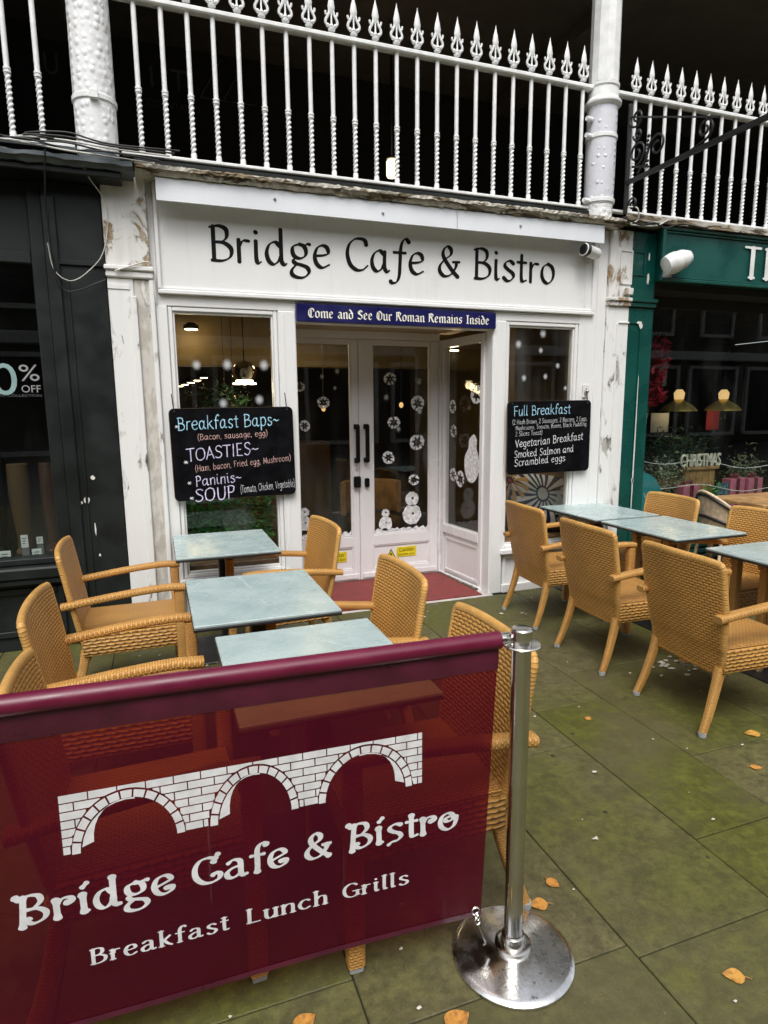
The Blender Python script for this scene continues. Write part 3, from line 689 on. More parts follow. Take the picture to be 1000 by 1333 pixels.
lt = MB(); lettering(lt, 'Bridge Cafe & Bistro', 'fascia', plane_pos(4.5995), .418, 3.17, 2.592, .222)
part(lt, 'fascia_lettering', M['black'])
# transom and posts
mb = MB(); mb.box(.052, 1.0, 4.607, 4.70, 2.283, 2.3545, .004); mb.box(2.61, 3.45, 4.607, 4.70, 2.283, 2.3545, .004); mb.box(1.002, 2.608, 4.612, 4.70, 2.206, 2.354, .004)
part(mb, 'transom', M['white'])
for x0, x1 in ((.868, .997), (2.607, 2.732)):
    mb = MB(); mb.box(x0, x1, 4.598, 4.72, 0, 2.2825, .007); mb.box(x0+.03, x0+.042, 4.594, 4.5985, .1, 2.26, .002); part(mb, 'door_post', M['white'])
mb = MB(); mb.box(.052, .125, 4.598, 4.72, 0, 2.2825, .005); part(mb, 'jamb', M['white'])
mb = MB(); mb.box(3.437, 3.70, 4.603, 4.72, 0, 3.05, .005); mb.box(3.60, 3.612, 4.597, 4.6025, .03, 3.02, .003); part(mb, 'jamb', M['white'])
# windows
for x0, x1 in ((.127, .866), (2.734, 3.435)):
    mb = MB(); frame(mb, x0, x1, .39, 2.281, .03, 4.612, 4.70, .006)
    frame(mb, x0+.031, x1-.031, .4215, 2.2495, .012, 4.628, 4.66, .004)
    mb.box(x0-.02, x1+.02, 4.565, 4.70, .345, .388, .006)
    wf = part(mb, 'window_frame', M['white'])
    mb = MB(); mb.box(x0+.043, x1-.043, 4.643, 4.648, .434, 2.238, .001); part(mb, 'pane', M['glass'], wf)
    mb = MB(); mb.box(x0, x1, 4.64, 4.72, .0, .344, .003); frame(mb, x0+.02, x1-.02, .02, .33, .035, 4.618, 4.6395, .005); mb.box(x0-.0, x1, 4.585, 4.617, .0, .075, .006)
    part(mb, 'stall_riser', M['white'])
# spray snow dabs on the window glass
def dab(name, parent, spots, Y, m=M['soft']):
    for x, z, r in spots:
        r *= .78; mb = MB(); n = 16
        mb.add([(x, Y, z)]+[(x+r*math.cos(2*PI*k/n), Y, z+r*1.15*math.sin(2*PI*k/n)) for k in range(n)], [[0, k+1, (k+1) % n+1] for k in range(n)],
               [(0, 0)]+[(math.cos(2*PI*k/n), math.sin(2*PI*k/n)) for k in range(n)])
        part(mb, name, m, parent)
dab('snow_dab', cafe, [(.297, 1.90, .05), (.505, 1.905, .055), (.764, 1.905, .055), (.465, 1.635, .05), (.721, 1.66, .05), (2.869, 2.105, .05), (3.103, 2.198, .05), (3.086, 2.06, .035), (3.259, 1.937, .035), (3.14, 1.846, .035), (2.93, 1.832, .04), (3.345, 1.751, .03)], 4.640)
# doors
DY = 5.40
def splat(cx, cz, r, rr):
    mb = MB(); n = 36; inn = []; out = []
    ph = rr.uniform(0, 6)
    for k in range(n):
        a = 2*PI*k/n
        ro = r*(.95+.05*math.sin(2*a+ph)+rr.uniform(-.06, .08)); s = abs(math.cos(3*a+ph))
        rin = r*(.40+.36*s**3)*rr.uniform(.92, 1.05)
        out.append((cx+ro*math.cos(a), cz+ro*math.sin(a))); inn.append((cx+rin*math.cos(a), cz+rin*math.sin(a)))
    return [(*p,) for p in out], [(*p,) for p in inn]
def flakes(spots, pos, parent, seed, gappy=.10):
    rr = random.Random(seed)
    for x, z, r in spots:
        o, i = splat(x, z, r, rr); n = len(o); mb = MB()
        vs = [pos(*p) for p in o]+[pos(*p) for p in i]
        fs = [[k, (k+1) % n, n+(k+1) % n, n+k] for k in range(n) if rr.random() > gappy]
        mb.add(vs, fs); 
        for q in range(3):
            a = rr.uniform(0, 6); c, s = math.cos(a)*r*.22, math.sin(a)*r*.22; w = r*.05
            mb.add([pos(x-c-s*w/r, z-s+c*w/r), pos(x-c+s*w/r, z-s-c*w/r), pos(x+c, z+s)], [[0, 1, 2]])
        part(mb, 'snowflake', M['snow'], parent)
def snowman(x, z, r1, r2, pos, parent, seed):
    rr = random.Random(seed); mb = MB(); off = 0
    for cz, r in ((z, r1), (z+r1+r2*.75, r2)):
        n = 28; hole = .12*r1
        o = [(x+r*rr.uniform(.9, 1.06)*math.cos(2*PI*k/n), cz+r*rr.uniform(.92, 1.06)*math.sin(2*PI*k/n)) for k in range(n)]
        i = [(x+.1*r+hole*math.cos(2*PI*k/n), cz+.1*r+hole*math.sin(2*PI*k/n)) for k in range(n)]
        mb.add([pos(*p) for p in o]+[pos(*p) for p in i], [[k, (k+1) % n, n+(k+1) % n, n+k] for k in range(n)])
    part(mb, 'snowman', M['snow'], parent)
dpos = lambda x, z: (x, DY+.0135, z)
def door(x0, x1, gx0, gx1):
    mb = MB()
    mb.box(x0, gx0, DY, DY+.045, .012, 2.19, .005); mb.box(gx1, x1, DY, DY+.045, .012, 2.19, .005)
    mb.box(gx0, gx1, DY+.001, DY+.045, 2.158, 2.19, .003); mb.box(gx0, gx1, DY+.001, DY+.045, .33, .428, .004)
    mb.box(gx0, gx1, DY+.001, DY+.045, .012, .115, .004); mb.box(gx0, gx1, DY+.018, DY+.04, .116, .329, .002)
    frame(mb, gx0, gx1, .429, 2.157, .014, DY+.006, DY+.03, .004); frame(mb, gx0, gx1, .116, .329, .012, DY+.006, DY+.0175, .003)
    mb.box(x0+.02, x1-.02, DY-.012, DY-.0005, .03, .075, .005)
    d = part(mb, 'door', M['whitedoor'], smooth=None)
    g = MB(); g.box(gx0+.014, gx1-.014, DY+.014, DY+.018, .443, 2.143, .001); part(g, 'pane', M['glass'], d)
    return d
d1 = door(.985, 1.712, 1.08, 1.648); d2 = door(1.716, 2.50, 1.845, 2.412)
flakes([(1.397, 1.644, .055), (1.225, 1.445, .05), (1.19, 1.78, .045)], dpos, d1, 3)
flakes([(2.021, 1.852, .06), (2.056, 1.461, .06), (2.291, 1.633, .07), (2.285, 1.275, .075), (2.001, 1.141, .06), (2.255, .924, .055)], dpos, d2, 4)
dab('snow_dab', d1, [(1.528, 1.914, .04), (1.504, 1.769, .03), (1.389, 1.867, .035)], DY+.0132); dab('snow_dab', d2, [(2.306, 1.827, .045), (1.983, 1.689, .045), (2.31, 1.56, .05), (2.10, 1.40, .04)], DY+.0132)
snowman(1.968, .527, .068, .040, dpos, d2, 8); snowman(2.235, .595, .098, .068, dpos, d2, 9); snowman(1.20, .58, .065, .045, dpos, d1, 10)
rr = random.Random(5)
for d, a, b in ((d2, 1.862, 2.396), (d1, 1.10, 1.63)):
    mb = MB(); n = 24; top = [.455+.022*abs(math.sin(k*1.1))+rr.uniform(0, .012) for k in range(n+1)]
    mb.add([dpos(a+(b-a)*k/n, .4445) for k in range(n+1)]+[dpos(a+(b-a)*k/n, top[k]) for k in range(n+1)], [[k, k+1, n+k+2, n+k+1] for k in range(n)])
    part(mb, 'snow_drift', M['snow'], d)
for x, d in ((1.685, d1), (1.775, d2)):
    mb = MB(); mb.box(x-.017, x+.017, DY-.075, DY-.045, 1.115, 1.445, .006)
    for z in (1.13, 1.43): mb.box(x-.02, x+.02, DY-.0445, DY-.0005, z-.022, z+.022, .004)
    part(mb, 'handle', M['black'], d)
    mb = MB(); mb.box(x-.03, x+.03, DY-.05, DY-.0005, .885, .985, .008) if d is d1 else mb.box(x-.015, x+.025, DY-.04, DY-.0005, .885, .965, .008); part(mb, 'lock_box', M['black'], d)
mb = MB(); mb.lathe([(.012, 0), (.012, .006)], 12, (1.69, DY-.001, 1.045), Matrix.Rotation(R(90), 3, 'X')); part(mb, 'keyhole', M['greyplastic'], d1)
for d, x in ((d2, 1.978), (d1, 1.285)):
    mb = MB(); mb.box(x+.10, x+.30, DY+.013, DY+.0172, .195, .29, .001); st = part(mb, 'caution_sticker', M['yellow'], d)
    sans('Caution', 'sticker_lettering', M['black'], d, DY+.0122, x+.125, x+.27, .245, .281); sans('automatic door', 'sticker_lettering', M['black'], d, DY+.0122, x+.115, x+.285, .207, .232)
    mb = MB(); mb.add([(x, DY+.0165, .197), (x+.088, DY+.0165, .197), (x+.044, DY+.0165, .28)], [[0, 1, 2]]); part(mb, 'warning_triangle', M['black'], d)
    mb = MB(); mb.add([(x+.012, DY+.0155, .204), (x+.076, DY+.0155, .204), (x+.044, DY+.0155, .266)], [[0, 1, 2]]); part(mb, 'warning_triangle', M['yellow'], d)
    mb = MB(); mb.box(x+.036, x+.050, DY+.0135, DY+.0150, .212, .24, .001); part(mb, 'warning_mark', M['black'], d)
for z in (.28, .98, 1.93):
    mb = MB(); mb.box(2.496, 2.512, DY-.018, DY-.0005, z-.06, z+.06, .004); part(mb, 'hinge', M['pvcw'])
# door frame, recess sides (splayed right light), soffit
mb = MB(); mb.box(.96, .983, DY-.005, DY+.07, 0, 2.2, .003); mb.box(2.503, 2.56, DY-.005, DY+.07, 0, 2.2, .003); mb.box(.983, 2.503, DY-.004, DY+.07, 2.194, 2.26, .003)
part(mb, 'door_frame', M['whitedoor'])
def splay(mb, s0, s1, z0, z1, d0, d1, ch=.003):   # along the right return, s from front to back
    A = Vector((2.622, 4.722, 0)); B = Vector((2.553, 5.394, 0)); t = (B-A).normalized(); nrm = Vector((-t.y, t.x, 0)) * 1
    L = (B-A).length; rot = Matrix(((t.x, nrm.x, 0), (t.y, nrm.y, 0), (0, 0, 1))); k = MB(); k.box(s0*L, s1*L, d0, d1, z0, z1, ch)
    mb.add([A+rot @ Vector(p) for p in k.v], k.f); return mb
mb = MB(); splay(mb, 0, .07, 0, 2.2, -.03, .03); splay(mb, .93, 1, 0, 2.2, -.03, .03); splay(mb, .07, .93, 2.13, 2.2, -.029, .03); splay(mb, .07, .93, .42, .50, -.029, .035); splay(mb, .07, .93, 0, .42, -.02, .012)
splay(mb, .09, .91, .36, .385, .0125, .022); splay(mb, .09, .91, .05, .075, .0125, .022); splay(mb, .09, .13, .075, .36, .0125, .022); splay(mb, .87, .91, .075, .36, .0125, .022); splay(mb, 0, 1, 0, .03, .0305, .045)
sw = part(mb, 'side_light', M['whitedoor'])
mb = MB(); splay(mb, .07, .93, .5005, 2.1295, -.004, .002, .0005); part(mb, 'pane', M['glass'], sw)
A_ = Vector((2.622, 4.722, 0)); B_ = Vector((2.553, 5.394, 0)); T_ = (B_-A_).normalized(); N_ = Vector((-T_.y, T_.x, 0))
spos = lambda s, z: tuple(A_+T_*s+N_*.004+Vector((0, 0, z)))
flakes([(.52, 1.60, .06), (.50, 1.38, .055), (.14, 1.70, .085), (.50, .98, .06), (.38, .95, .075)], spos, sw, 6)
mb = MB(); pts = catmull([(.17, 1.36), (.24, 1.31), (.25, 1.24), (.31, 1.15), (.30, 1.02), (.235, .94), (.15, .95), (.08, 1.05), (.09, 1.17), (.125, 1.24), (.12, 1.31)], 5, True)
mb.add([spos(.20, 1.13)]+[spos(*p) for p in pts], [[0, k+1, (k+1) % len(pts)+1] for k in range(len(pts))]); part(mb, 'snowman', M['snow'], sw)
mb = MB(); mb.box(.958, .981, 4.722, 5.394, 0, 2.2, .003); part(mb, 'return_panel', M['whitedoor'])
mb = MB(); mb.box(.95, 2.64, 4.70, 5.47, 2.2605, 2.30, .002); part(mb, 'recess_soffit', M['tan'])
# pilasters
mb = MB(); mb.box(-.232, -.075, 4.578, 4.75, 0, 2.44, .006); mb.box(-.1, -.062, 4.560, 4.5775, .25, 2.33, .006); mb.box(-.232, -.1, 4.572, 4.5778, 2.37, 2.40, .003)
part(mb, 'pilaster_shaft', M['peel_s'])
mb = MB(); mb.box(-.0745, .035, 4.583, 4.75, 0, 2.44, .008); part(mb, 'pilaster_shaft', M['peel_r'])
mb = MB(); mb.box(.020, .051, 4.570, 4.75, .03, 2.44, .006); part(mb, 'pilaster_edge', M['peel_s'])
mb = MB(); mb.box(-.245, .055, 4.545, 4.75, 2.485, 2.515, .006); mb.box(-.238, .05, 4.56, 4.75, 2.441, 2.484, .008); part(mb, 'pilaster_moulding', M['peel_s'])
mb = MB(); mb.box(-.232, .035, 4.57, 4.75, 2.516, 3.06, .006); part(mb, 'pilaster_head', M['peel_top'])
mb = MB(); mb.box(.036, .074, 4.62, 4.75, 2.355, 3.06, .003); part(mb, 'pilaster_edge', M['white'])
mb = MB(); mb.box(-.30, .06, 4.52, 4.76, 0, .10, .01); part(mb, 'pilaster_plinth', M['peel_r'])
mb = MB(); mb.box(3.702, 3.93, 4.582, 4.75, 0, 2.44, .006); mb.box(3.80, 3.815, 4.571, 4.5815, .25, 2.30, .004); mb.box(3.815, 3.93, 4.571, 4.5815, 2.30, 2.315, .003); part(mb, 'pilaster_shaft', M['peel_s'])
mb = MB(); mb.box(3.69, 3.93, 4.54, 4.75, 2.48, 2.51, .006); mb.box(3.695, 3.93, 4.557, 4.75, 2.441, 2.479, .006); part(mb, 'pilaster_moulding', M['peel_top'])
mb = MB(); mb.box(3.702, 3.93, 4.575, 4.75, 2.511, 3.06, .006); frame(mb, 3.80, 3.928, 2.62, 2.90, .012, 4.564, 4.5745, .003); mb.box(3.85, 3.93, 4.54, 4.574, 2.535, 2.59, .004); part(mb, 'pilaster_head', M['peel_top'])
# rotten timber beam under the railing
bm_ = MB(); rr = random.Random(2)
def rough_beam(mb, x0, x1, y0, y1, z0, z1, n, jy, jz):
    pr = [(y1, z0), (y0+.03, z0), (y0, z0+.05), (y0, z1-.03), (y0+.02, z1), (y1, z1)]
    vs = []
    for k in range(n+1):
        x = x0+(x1-x0)*k/n
        for j, (y, z) in enumerate(pr): vs.append((x, y+(rr.uniform(-jy, jy) if 0 < j < 5 else 0), z+(rr.uniform(-jz, jz) if 0 < j < 5 else 0)))
    m = len(pr); fs = [[k*m+j, k*m+(j+1) % m, (k+1)*m+(j+1) % m, (k+1)*m+j] for k in range(n) for j in range(m)]
    fs += [list(range(m))[::-1], [n*m+j for j in range(m)]]
    mb.add(vs, [f[::-1] for f in fs]); return mb
rough_beam(bm_, -.02, 3.72, 4.425, 4.75, 3.047, 3.108, 160, .006, .005); part(bm_, 'cornice', M['beam'])
bm_ = MB(); bm_.box(-.02, 3.70, 4.61, 4.75, 3.11, 3.19, .004); part(bm_, 'cornice_board', M['charcoal'])
# room behind the glass
mb = MB(); mb.box(3.8, 3.9, 4.78, 9.29, 0, 2.75); part(mb, 'side_wall', M['olive'])
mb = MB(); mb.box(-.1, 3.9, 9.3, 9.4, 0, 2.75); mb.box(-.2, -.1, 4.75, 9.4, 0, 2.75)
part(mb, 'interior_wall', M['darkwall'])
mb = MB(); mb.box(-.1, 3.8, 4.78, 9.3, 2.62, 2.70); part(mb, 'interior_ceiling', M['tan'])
mb = MB(); mb.box(-.1, 3.8, 4.73, 9.3, -.06, -.031); part(mb, 'interior_floor', M['floorwood'])
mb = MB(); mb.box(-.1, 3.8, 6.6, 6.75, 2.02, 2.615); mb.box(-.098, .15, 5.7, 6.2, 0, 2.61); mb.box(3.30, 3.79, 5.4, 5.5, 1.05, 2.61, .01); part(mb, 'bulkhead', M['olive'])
mb = MB(); mb.box(.98, 2.63, 5.475, 5.50, 2.262, 2.61, .003); mb.box(.4, 2.2, 8.2, 8.7, 0, 1.15, .01); part(mb, 'counter', M['floorwood'])

# doormat
mb = MB(); mb.box(.99, 2.545, 4.59, 5.385, .0045, .014, .004); tag(mb.build('doormat', M['redmat']), 'worn red doormat filling the recessed entrance floor', 'doormat')
mb = MB()
rr = random.Random(21)
for _ in range(60):
    s = rr.random(); x = 2.575-.055*s+rr.gauss(0, .008); y = 4.72+.66*s; r = rr.uniform(.006, .018)
    mb.ball((x-.02, y, .016), r, 6, 4, (1, 1, .5))
o = mb.build('swept_dirt', M['dirt'], kind='stuff')
# blue sign
t = thing('door_sign', 'long navy blue sign with cream blackletter words above the entrance', 'sign', (1.805, 4.57, 2.2))
mb = MB(); mb.box(.998, 2.616, 4.574, 4.597, 2.212, 2.335, .003); part(mb, 'sign_board', M['navy'], t)
lt = MB(); lettering(lt, 'Come and See Our Roman Remains Inside', 'black', plane_pos(4.5735), 1.082, 2.55, 2.242, .064); part(lt, 'sign_lettering', M['cream'], t)

# ================================================================== CHALKBOARDS
def chalkboard(label, C, TL, TR, BL, BR, W_, H_, lines, px, ang):
    """C centre; lines in crop pixels mapped to the board"""
    t = thing('chalkboard', label, 'chalkboard', (C[0], C[1], C[2]), 0, 'menu chalkboards hung on the window frames')
    ca, sa = math.cos(ang), math.sin(ang)
    def pos(u, v, d): return (C[0]+u*ca-v*sa, C[1]-.009-d, C[2]+u*sa+v*ca)
    out = []; cut = .035
    for cx, cz, a0 in ((W_/2-cut, H_/2-cut, 0), (-W_/2+cut, H_/2-cut, 90), (-W_/2+cut, -H_/2+cut, 180), (W_/2-cut, -H_/2+cut, 270)):
        for k in range(5): a = R(a0+22.5*k); out.append((cx+cut*math.cos(a), cz+cut*math.sin(a)))
    def slab(o, y0, y1):
        m = MB(); n = len(o); m.add([(C[0]+u*ca-v*sa, y0, C[2]+u*sa+v*ca) for u, v in o]+[(C[0]+u*ca-v*sa, y1, C[2]+u*sa+v*ca) for u, v in o],
            [list(range(n)), list(range(n, 2*n))[::-1]]+[[k, k+n, (k+1) % n+n, (k+1) % n] for k in range(n)]); return m
    part(slab(out, C[1]-.009, C[1]-.0005), 'board', M['board'], t)
    part(slab([(u*1.008, v*1.012-.002) for u, v in out], C[1], C[1]+.008), 'backing', M['boardedge'], t)
    for k, (txt, x0, x1, z0, cap, slope, m, sty) in enumerate(lines):
        U0, U1 = (x0-px[0])*px[2], (x1-px[0])*px[2]; tot = layout(txt, sty)[1]; wx = 0; gp = STY[sty]['gap']
        for w_ in txt.split(' '):
            ww = layout(w_, sty)[1]; a_ = U0+(U1-U0)*wx/tot; b_ = U0+(U1-U0)*(wx+ww)/tot
            l = MB(); lettering(l, w_, sty, pos, a_, b_, (px[1]-z0)*px[3]+slope*(a_-U0), cap*px[3], slope, k+3+len(w_)); part(l, 'chalk_writing', M[m], t)
            wx += ww+2*gp+G[' '][0]
    for u in (-W_/2+.035, W_/2-.04):
        m = MB(); a = pos(u, H_/2-.02, .004); b = pos(u-.01, H_/2+.10, -.006)
        m.tube([a, pos(u-.006, H_/2+.03, .003), b], .0035, 6); m.ball(a, .007, 8, 5); part(m, 'hanging_wire', M['blackmetal'], t)
    return t
L1 = [('Breakfast Baps~', 160, 815, 290, 76, .03, 'chalkb', 'chalkfat'), ('(Bacon, sausage, egg)', 280, 735, 352, 36, .03, 'chalkp', 'chalk'),
      ('TOASTIES~', 205, 668, 480, 74, .075, 'chalkl', 'chalkfat'), ('(Ham, bacon, Fried egg, Mushroom)', 252, 885, 545, 38, .07, 'chalkp', 'chalk'),
      ('Paninis~', 248, 545, 637, 62, .06, 'chalkl', 'chalkfat'), ('SOUP', 242, 500, 735, 78, .05, 'chalkl', 'chalkfat'), ('(Tomato, Chicken, Vegetable)', 535, 905, 695, 46, .06, 'chalkw', 'chalk'),
      ('*', 143, 168, 285, 36, 0, 'chalkw', 'chalk'), ('*', 180, 216, 505, 40, 0, 'chalkw', 'chalk'), ('*', 196, 226, 635, 40, 0, 'chalkw', 'chalk'), ('*', 202, 236, 730, 40, 0, 'chalkw', 'chalk')]
chalkboard('black menu chalkboard with rounded corners offering breakfast baps, toasties and soup', (.521, 4.565, 1.287), 0, 0, 0, 0, .85, .635, L1, (513, 440, .00107, .00113), R(.6))
L2 = [('Full Breakfast', 122, 485, 208, 60, .02, 'chalkb', 'chalkfat'), ('(2 Hash Brown, 2 Sausages, 2 Bacons, 2 Eggs,', 115, 600, 262, 28, .02, 'chalkw', 'chalk'), ('Mushrooms, Tomato, Beans, Black Pudding,', 135, 600, 300, 26, .03, 'chalkw', 'chalk'),
      ('2 Slices Toast)', 135, 305, 338, 28, .03, 'chalkw', 'chalk'), ('Vegetarian Breakfast', 135, 575, 412, 48, .07, 'chalkw', 'chalkfat'), ('Smoked Salmon and', 130, 515, 478, 44, .05, 'chalkw', 'chalkfat'), ('Scrambled eggs', 132, 460, 533, 44, .05, 'chalkw', 'chalkfat')]
chalkboard('black menu chalkboard listing the full and vegetarian breakfast right of the doors', (3.148, 4.565, 1.340), 0, 0, 0, 0, .82, .605, L2, (355, 350, .00153, .00129), R(.5))

# ================================================================== CAFE INTERIOR THINGS
def glow(t, off, w, col=(1, .74, .42), r=.05):
    l = bpy.data.lights.new('lamp_light', 'POINT'); l.energy = w; l.color = col; l.shadow_soft_size = r
    o = bpy.data.objects.new('lamp_light', l); COL.objects.link(o); o.parent = t; o.location = off
def lamp_disc(x, y, z, r, label, m='lampdisc'):
    t = thing('ceiling_lamp', label, 'lamp', (x, y, z), 0, 'round lit lamps inside the cafe')
    mb = MB(); mb.lathe([(r*1.15, .0), (r*1.2, .03), (r*.5, .06)], 20); mb.build('lamp_housing', M['darkwall'], t)
    mb = MB(); mb.lathe([(r, -.004), (r, -.001)], 20); mb.build('lamp_lens', M[m], t); glow(t, (0, 0, -.06), 1.3); return t
for k, (x, z) in enumerate(((.54, 1.945), (.465, 1.915), (.395, 1.89), (.327, 1.868), (.269, 1.85))):
    lamp_disc(x, 7.5, z, .052, 'lit round lamp in the row seen through the left window, '+['nearest and highest', 'second', 'third', 'fourth', 'last and lowest'][k])
lamp_disc(.378, 6.4, 2.345, .06, 'single lit ceiling lamp near the top left of the left window')
lamp_disc(2.72, 5.55, 2.13, .05, 'lit ceiling spot seen through the glass beside the doors')
lamp_disc(1.40, 6.0, 2.30, .15, 'wide lit ceiling lamp behind the top of the left door')
def pendant(x, y, z, ztop, label, cat='lamp'):
    t = thing('pendant_lamp', label, cat, (x, y, z), 0, 'pendant lamps inside the cafe')
    mb = MB(); mb.tube([(0, 0, .1), (0, 0, ztop-z)], .006, 6); mb.build('cord', M['cable'], t)
    mb = MB(); mb.ball((0, 0, 0), .105, 24, 12); mb.build('globe', M['chrome'], t, smooth=60)
    mb = MB(); mb.lathe([(.10, -.095), (.10, -.085)], 20); mb.build('lamp_glow', M['lampdisc'], t); glow(t, (0, 0, -.16), 1.2); return t
pendant(.75, 5.6, 1.90, 2.62, 'chrome globe pendant lamp behind the left window')
for x, y, z, lab in ((1.60, 6.2, 1.59, 'small amber bulb glowing behind the left door'), (2.36, 6.0, 1.62, 'small amber bulb glowing behind the right door'), (.72, 6.2, 1.70, 'small amber bulb low behind the left window')):
    t = thing('light_bulb', lab, 'light bulb', (x, y, z), 0, 'bare bulbs inside the cafe')
    mb = MB(); mb.ball((0, 0, 0), .022, 12, 8, (1, 1, 1.3)); mb.build('bulb', M['lampdim'], t, smooth=60)
    mb = MB(); mb.tube([(0, 0, .03), (0, 0, 2.6-z)], .004, 6); mb.build('cord', M['cable'], t)
rr = random.Random(9)
t = thing('window_plant', 'bushy green artificial fir plant low behind the left window', 'plant', (.5, 4.95, .45))
mb = leaves(1500, lambda: (rr.uniform(.2, .80), 4.82+rr.random()*.14, .74+rr.gauss(0, .11)), .085, rr, .3); part(mb, 'foliage', M['leafg'], t)
mb = MB(); mb.lathe([(.08, .0), (.11, .16), (.115, .17), (.10, .165)], 20, (.55, 4.95, .46)); part(mb, 'pot', M['darkwall'], t)
mb = MB(); mb.box(.1, .88, 4.72, 5.1, .38, .455, .005); tag(mb.build('window_ledge', M['floorwood']), 'dark wooden display ledge behind the left window glass', 'ledge')
t = thing('hanging_plant', 'leafy pale green plant hanging behind the left window', 'plant', (.62, 6.0, 1.7))
mb = leaves(420, lambda: (.60+rr.gauss(0, .11), 6.0+rr.gauss(0, .1), 1.66+rr.gauss(0, .07)), .08, rr, .35); part(mb, 'foliage', M['leafd'], t)
mb = MB(); mb.lathe([(.06, .0), (.09, .10), (.08, .10)], 16, (.62, 6.0, 1.56)); mb.tube([(.62, 6.0, 1.66), (.62, 6.0, 2.6)], .004, 6); part(mb, 'hanging_pot', M['brown'], t)
# cushion bench in right window
t = thing('cushioned_bench', 'wooden bench with a bold flower print cushion behind the right window', 'bench', (3.3, 5.0, 0))
mb = MB(); n, m = 20, 12
vs = []
for j in range(m+1):
    for i in range(n+1):
        u, v = i/n*2-1, j/m*2-1; bul = (1-abs(u)**3)*(1-abs(v)**3)
        vs.append((3.33+.44*u, 4.99-.11*bul+.03*v, .70+.27*v*(1-.06*u*u)-.09*u*.6))
mb.add(vs, [[j*(n+1)+i, j*(n+1)+i+1, (j+1)*(n+1)+i+1, (j+1)*(n+1)+i] for j in range(m) for i in range(n)])
nv = len(mb.v); mb.add([(x, 10.0-y+.03 if False else 5.03+(4.99-y)*.4, z) for x, y, z in vs], [[j*(n+1)+i, (j+1)*(n+1)+i, (j+1)*(n+1)+i+1, j*(n+1)+i+1] for j in range(m) for i in range(n)])
cu = mb.build('cushion', M['flower'], None, smooth=80); cu.parent = t; cu.matrix_parent_inverse = Matrix.Identity(4); 
for v in cu.data.vertices: v.co -= Vector((3.3, 5.0, 0))
M['flower'].node_tree.nodes
mb = MB(); mb.box(2.85, 3.75, 5.12, 5.16, .05, 1.03, .006); mb.box(2.85, 3.75, 4.80, 5.12, .36, .41, .006); part(mb, 'bench_frame', M['wood'], t)
# brown seat behind doors
t = thing('tub_seat', 'tan curved leather seat seen through the right door pane', 'seat', (2.05, 5.95, 0))
mb = MB(); pts = [(2.05+.30*math.cos(a), 6.05+.28*math.sin(a)) for a in [PI*k/12 for k in range(13)]]
mb.sweep([(x, y, .68) for x, y in pts], rrect(.05, .34, .02), (0, 0, 1)); part(mb, 'backrest', M['wood'], t)
mb = MB(); mb.lathe([(.26, .40), (.28, .42), (.28, .48), (.22, .5)], 24, (2.05, 6.0, 0)); part(mb, 'seat', M['amber'], t)
mb = MB(); mb.lathe([(.2, 0), (.2, .02), (.04, .04), (.04, .395)], 16, (2.05, 6.0, 0)); part(mb, 'pedestal', M['blackmetal'], t)

# ================================================================== LEFT SHOP
ls = thing('charcoal_shopfront', 'charcoal grey shopfront left of the cafe with a dark display window', 'shopfront', (-1.4, FY, 0))
P_ = lambda mb, n, m, par=ls, **k: mb.build(n, m, par, world=True, **k)
mb = MB(); mb.box(-.575, -.236, 4.585, 4.76, 0, 2.99, .006); mb.box(-.575, -.50, 4.565, 4.5845, .1, 2.9, .006); mb.box(-.47, -.455, 4.575, 4.5845, .1, 2.4, .005); mb.box(-.575, -.236, 4.57, 4.5847, 2.50, 2.53, .004); P_(mb, 'pilaster', M['charcoal'])
mb = MB(); mb.box(-.60, -.236, 4.56, 4.76, 0, .16, .008) if False else mb.box(-.58, -.236, 4.555, 4.584, 0, .16, .008); P_(mb, 'pilaster_plinth', M['charcoal'])
for x, z, w, h in ((-.462, 1.0, .020, .032), (-.417, 1.15, .016, .020), (-.50, .985, .013, .016), (-.41, .62, .008, .012), (-.425, .8, .006, .05)):
    mb = MB(); rr2 = random.Random(int(x*1000)); pts = [(x+w*rr2.uniform(.6, 1.1)*math.cos(a), z+h*rr2.uniform(.6, 1.1)*math.sin(a)) for a in [2*PI*k/9 for k in range(9)]]
    mb.prism(pts, 4.5835, 4.5846); P_(mb, 'paint_chip', M['chip'])
mb = MB(); mb.box(-.66, -.577, 4.605, 4.74, .58, 2.99, .006); mb.box(-2.6, -.6605, 4.607, 4.74, 2.50, 2.575, .006); mb.box(-2.6, -.6605, 4.608, 4.74, .585, .625, .004); P_(mb, 'window_frame', M['charcoal'])
mb = MB(); mb.box(-2.6, -.6605, 4.63, 4.72, 2.576, 2.99, .004); P_(mb, 'fascia', M['charcoal'])
mb = MB(); mb.box(-2.6, -.60, 4.53, 4.74, .50, .5795, .012); mb.box(-2.6, -.605, 4.545, 4.74, .46, .4995, .008); P_(mb, 'sill', M['charcoal'])
mb = MB(); mb.box(-2.6, -.577, 4.61, 4.74, 0, .459, .004)
for a in (-2.5, -1.9, -1.25): frame(mb, a, a+.6, .1, .43, .04, 4.592, 4.6095, .005)
P_(mb, 'stall_riser', M['charcoal'])
mb = MB(); mb.box(-2.6, -.6605, 4.66, 4.665, .6255, 2.4995, .001); P_(mb, 'pane', M['glassd'])
bm_ = MB(); rr = random.Random(8); rough_beam(bm_, -3.2, -.03, 4.37, 4.75, 3.03, 3.085, 60, .004, .006); P_(bm_, 'cornice', M['lead'], smooth=50)
mb = MB(); mb.box(-3.1, -.10, 4.42, 4.75, 2.993, 3.028, .006); P_(mb, 'cornice_board', M['charcoal'])
